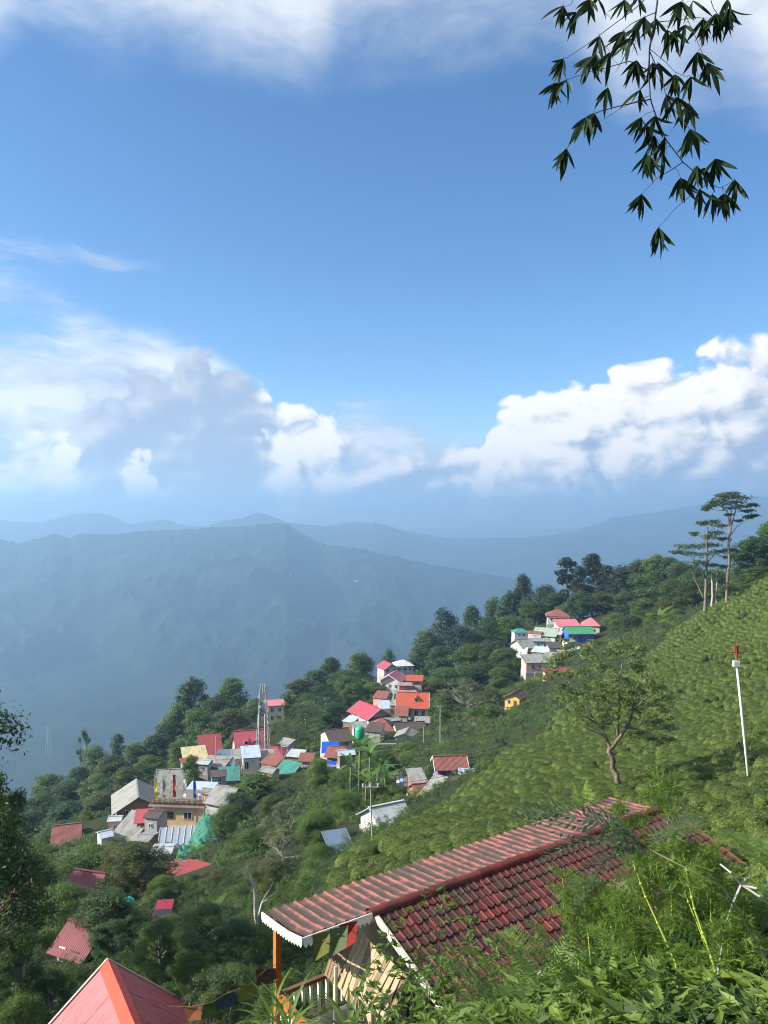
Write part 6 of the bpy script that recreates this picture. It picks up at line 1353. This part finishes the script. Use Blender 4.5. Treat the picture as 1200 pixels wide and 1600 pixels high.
# ================================================================ bamboo spray hanging in at the top right
BD = 4.6
def bp(zx, zy, dy=0.0): return P(820+zx/3.158, zy/3.158, BD+dy)
SB = P(1027, -60, BD)
bam = empty('bamboo_spray', SB); tag(bam, 'hanging bamboo spray with dark slender leaves against the sky', 'bamboo')
ST = [([(670,-160),(655,0),(640,110),(615,240),(612,370),(620,490),(650,580),(690,680),(780,800)], .0065, .0030, 0), ([(645,-60),(560,30),(400,150),(300,225),(200,290)], .0035, .0015, .15), ([(650,60),(600,80),(520,120),(450,190),(370,260)], .003, .0015, -.15), ([(612,350),(520,300),(400,335),(330,350),(245,380),(160,412)], .003, .0013, .1),
      ([(620,490),(480,520),(350,555),(265,660),(205,735)], .0035, .0015, -.1), ([(620,470),(480,530),(380,595)], .002, .001, .2), ([(615,250),(680,400),(700,490),(760,570),(815,640)], .003, .0015, -.2), ([(780,800),(720,840),(650,880),(575,960)], .003, .0013, .1), ([(780,800),(850,860),(905,905),(820,965),(740,1030),(660,1125)], .003, .0013, -.1), ([(850,860),(960,930),(1035,890)], .002, .001, .0),
      ([(640,110),(740,100),(850,85),(900,95)], .0025, .0012, .1), ([(770,-40),(800,90),(850,200),(880,270)], .0025, .0012, -.1), ([(615,240),(700,310),(740,355),(800,380)], .002, .001, .2), ([(900,-60),(930,40),(960,80)], .003, .0015, .2), ([(620,370),(570,440)], .0015, .001, 0), ([(980,-80),(1000,0),(1010,40)], .003, .0015, .1), ([(330,-90),(300,10),(285,70)], .0025, .0012, .1), ([(250,-40),(230,20),(195,35)], .002, .001, .1), ([(480,-60),(510,0),(540,-10)], .002, .001, .1)]
cz = g1(5.4, 5.0); MB().tube([q-SB for q in (Vector((5.4, 5.0, cz-.2)), Vector((5.3, 5.0, cz+2.2)), Vector((4.9, 4.95, 3.2)), Vector((4.0, 4.85, 4.6)), Vector((2.9, 4.7, 4.9)), Vector((2.1, 4.62, 4.3)), P(1032, -50, BD))], [.035, .032, .026, .020, .015, .010, .0065], 8).build('culm', m_plain('bamboo_culm', (.12, .14, .05), .5, .3, 4), bam, True)
spts = []; stm = m_plain('bamboo_twig', (.035, .032, .03), .7, .3, 6); mb = MB()
for pts, r0, r1, dy in ST:
    w = [bp(x, y, dy*i/(len(pts)-1)) for i, (x, y) in enumerate(pts)]; fine = []
    for i in range(len(w)-1):
        for k in range(6): fine.append(w[i].lerp(w[i+1], k/6))
    fine.append(w[-1])
    sm2 = [fine[0]]+[(fine[i-1]+fine[i]*2+fine[i+1])/4 for i in range(1, len(fine)-1)]+[fine[-1]]
    spts += sm2; MB().tube([q-SB for q in sm2], list(np.linspace(r0, r1, len(sm2))), 6).build('stem', stm, bam, True)
lf_bam = m_leaf('bamboo_leaf', (.008, .020, .007), (.022, .042, .013), trans=.12, rough=.65, hue_obj=.9, spec=.1)  # leaf green darkened: the shade on the spray is put into the colour
BL = [blade(1.0, .15, c, 7, .18) for c in (.15, .4, .7)]
for q in BL: q.materials.append(lf_bam)
CLU = [(190,30,4),(250,60,4),(320,0,4),(360,-5,2),(490,0,3),(560,-10,2),(770,10,6),(830,5,2),(190,290,6),(160,410,6),(205,395,2),(370,180,3),(330,280,6),(350,268,3),(420,260,3),(490,155,7),(520,190,3),(590,85,5),(560,130,3),(650,95,4),(550,300,8),(630,310,3),(660,312,3),(740,150,6),(705,150,3),(790,125,3),(880,95,8),(940,70,8),(970,60,6),(1010,40,6),(850,260,5),(900,310,6),(920,320,3),
 (740,370,8),(820,380,3),(700,470,4),(750,480,3),(810,510,5),(410,435,4),(570,445,3),(340,560,6),(300,580,4),(205,735,8),(575,580,6),(640,575,5),(600,620,3),(640,670,6),(690,680,3),(815,640,8),(840,660,4),(605,765,6),(680,755,3),(770,880,6),(850,820,4),(885,830,3),(940,785,5),(865,935,4),(925,960,4),(980,960,5),(1000,970,3),(1035,890,4),(575,960,7),(660,1125,8),(1000,0,3)]
rb = random.Random(5); nl = 0; extra_v = []; extra_f = []
def blade_arrays(me):
    co = np.empty(len(me.vertices)*3, np.float32); me.vertices.foreach_get('co', co); return co.reshape(-1, 3), np.array([tuple(p.vertices) for p in me.polygons])
BA = [blade_arrays(q) for q in BL]
for zx, zy, n in CLU:
    near_ = min(spts, key=lambda q: (q.x/q.y-(bp(zx, zy).x/BD))**2+(q.z/q.y-(bp(zx, zy).z/BD))**2)
    c = P(820+zx/3.158, zy/3.158, near_.y+rb.uniform(-.12, .12))
    if (c-near_).length > .012:
        mid = near_.lerp(c, .5)+Vector((0, 0, .012)); MB().tube([near_-SB, mid-SB, c-SB], [.0016, .0013, .001], 5).build('twig', stm, bam, True)
    base_a = rb.uniform(-.15, .15) + (-.25 if zx < 600 else .12)
    for i in range(n+max(2, int(n*.8))):
        f = ((i % n)/(max(1, n-1))-.5) if n > 1 else 0
        if i >= n: f += rb.uniform(-.15, .15)
        ang = base_a + f*rb.uniform(.9, 1.5) + rb.gauss(0, .12)            # from straight down, in the picture plane
        yaw = rb.uniform(-.9, .9)
        dv = Vector((math.sin(ang), math.cos(ang)*math.sin(yaw)*.6, -math.cos(ang))).normalized(); L = rb.uniform(.125, .195)*(1-.28*abs(f))
        nv = Vector((rb.uniform(-.8, .8), -1.0, rb.uniform(.0, .8))); side = dv.cross(nv).normalized(); nv = side.cross(dv).normalized()
        M3 = Matrix((dv, side, nv)).transposed()
        if i >= n or nl >= 299:                                # the further leaves of each tuft, behind the ones one can tell apart
            v_, f_ = BA[rb.randrange(3)]; k_ = sum(len(q) for q in extra_v); extra_v.append((v_*np.array([L, L, L])) @ np.array(M3).T + np.array(c-SB)); extra_f.append(f_+k_); continue
        o = bpy.data.objects.new('leaf', BL[rb.randrange(3)]); link(o, bam); o.location = c-SB; o.rotation_euler = M3.to_euler(); o.scale = (L, L*rb.uniform(.8, 1.25), L); nl += 1
fo = obj('foliage', np_mesh('foliage', np.concatenate(extra_v), np.concatenate(extra_f), np.full(sum(len(q) for q in extra_v), .5), True), bam, lf_bam); fo['kind'] = 'stuff'
rd = bpy.data.objects.new('leaf', BL[0].copy()); link(rd, bam); rd.location = P(893, 128, BD)-SB; rd.scale = (.05, .06, .05); rd.rotation_euler = (0, R(80), 0); rd.data.materials.clear(); rd.data.materials.append(m_plain('dry_brown_leaf', (.30, .12, .05), .7, .3)); rd['label'] = 'dry brown leaf'
# far details: pylon and white houses across the valley
py_ = empty('pylon', P(76, 1168, 1500)); tag(py_, 'faint lattice pylon far below in the hazy valley', 'pylon'); ph = 42; mb = MB()
for sx, sy in ((-1, -1), (1, -1), (1, 1), (-1, 1)): mb.bar((sx*5, sy*5, -12), (sx*.8, sy*.8, ph), .7)
for z in (6, 16, 25, 33):
    a = 5-4.2*z/ph
    mb.bar((-a, -a, z), (a*.8, -a, z+8), .45); mb.bar((a, -a, z), (-a*.8, -a, z+8), .45)
mb.build('tower', steel, py_)
for z in (30, 36, 41): MB().bar((-7, 0, z), (7, 0, z), .6).build('crossarm', steel, py_)
for i, (px, py, lab) in enumerate(((508,868,'tiny white house highest on the hazy mountain'), (452,900,'tiny white house in the middle of the hazy mountain'), (556,910,'tiny white house lowest on the hazy mountain'), (302,868,'tiny pale house on the left shoulder of the hazy mountain'))):
    dd = 3900
    for k in range(60):
        d = 2600+k*28; x = (px-600)/F*d
        if mountain_z(np.array([x]), np.array([float(d)]))[0] > (800-py)/F*d: dd = d; break
    e = empty('distant_house', P(px, py, dd)); tag(e, lab, 'house', 'white houses across the valley')
    MB().box(-8, 8, -5, 5, -8, 7).build('wall', white_wood, e); roof_part(e, 'gable', 16, 10, 7, 25, 1, ROOF['white'], 'x', t=.5)
make_under()
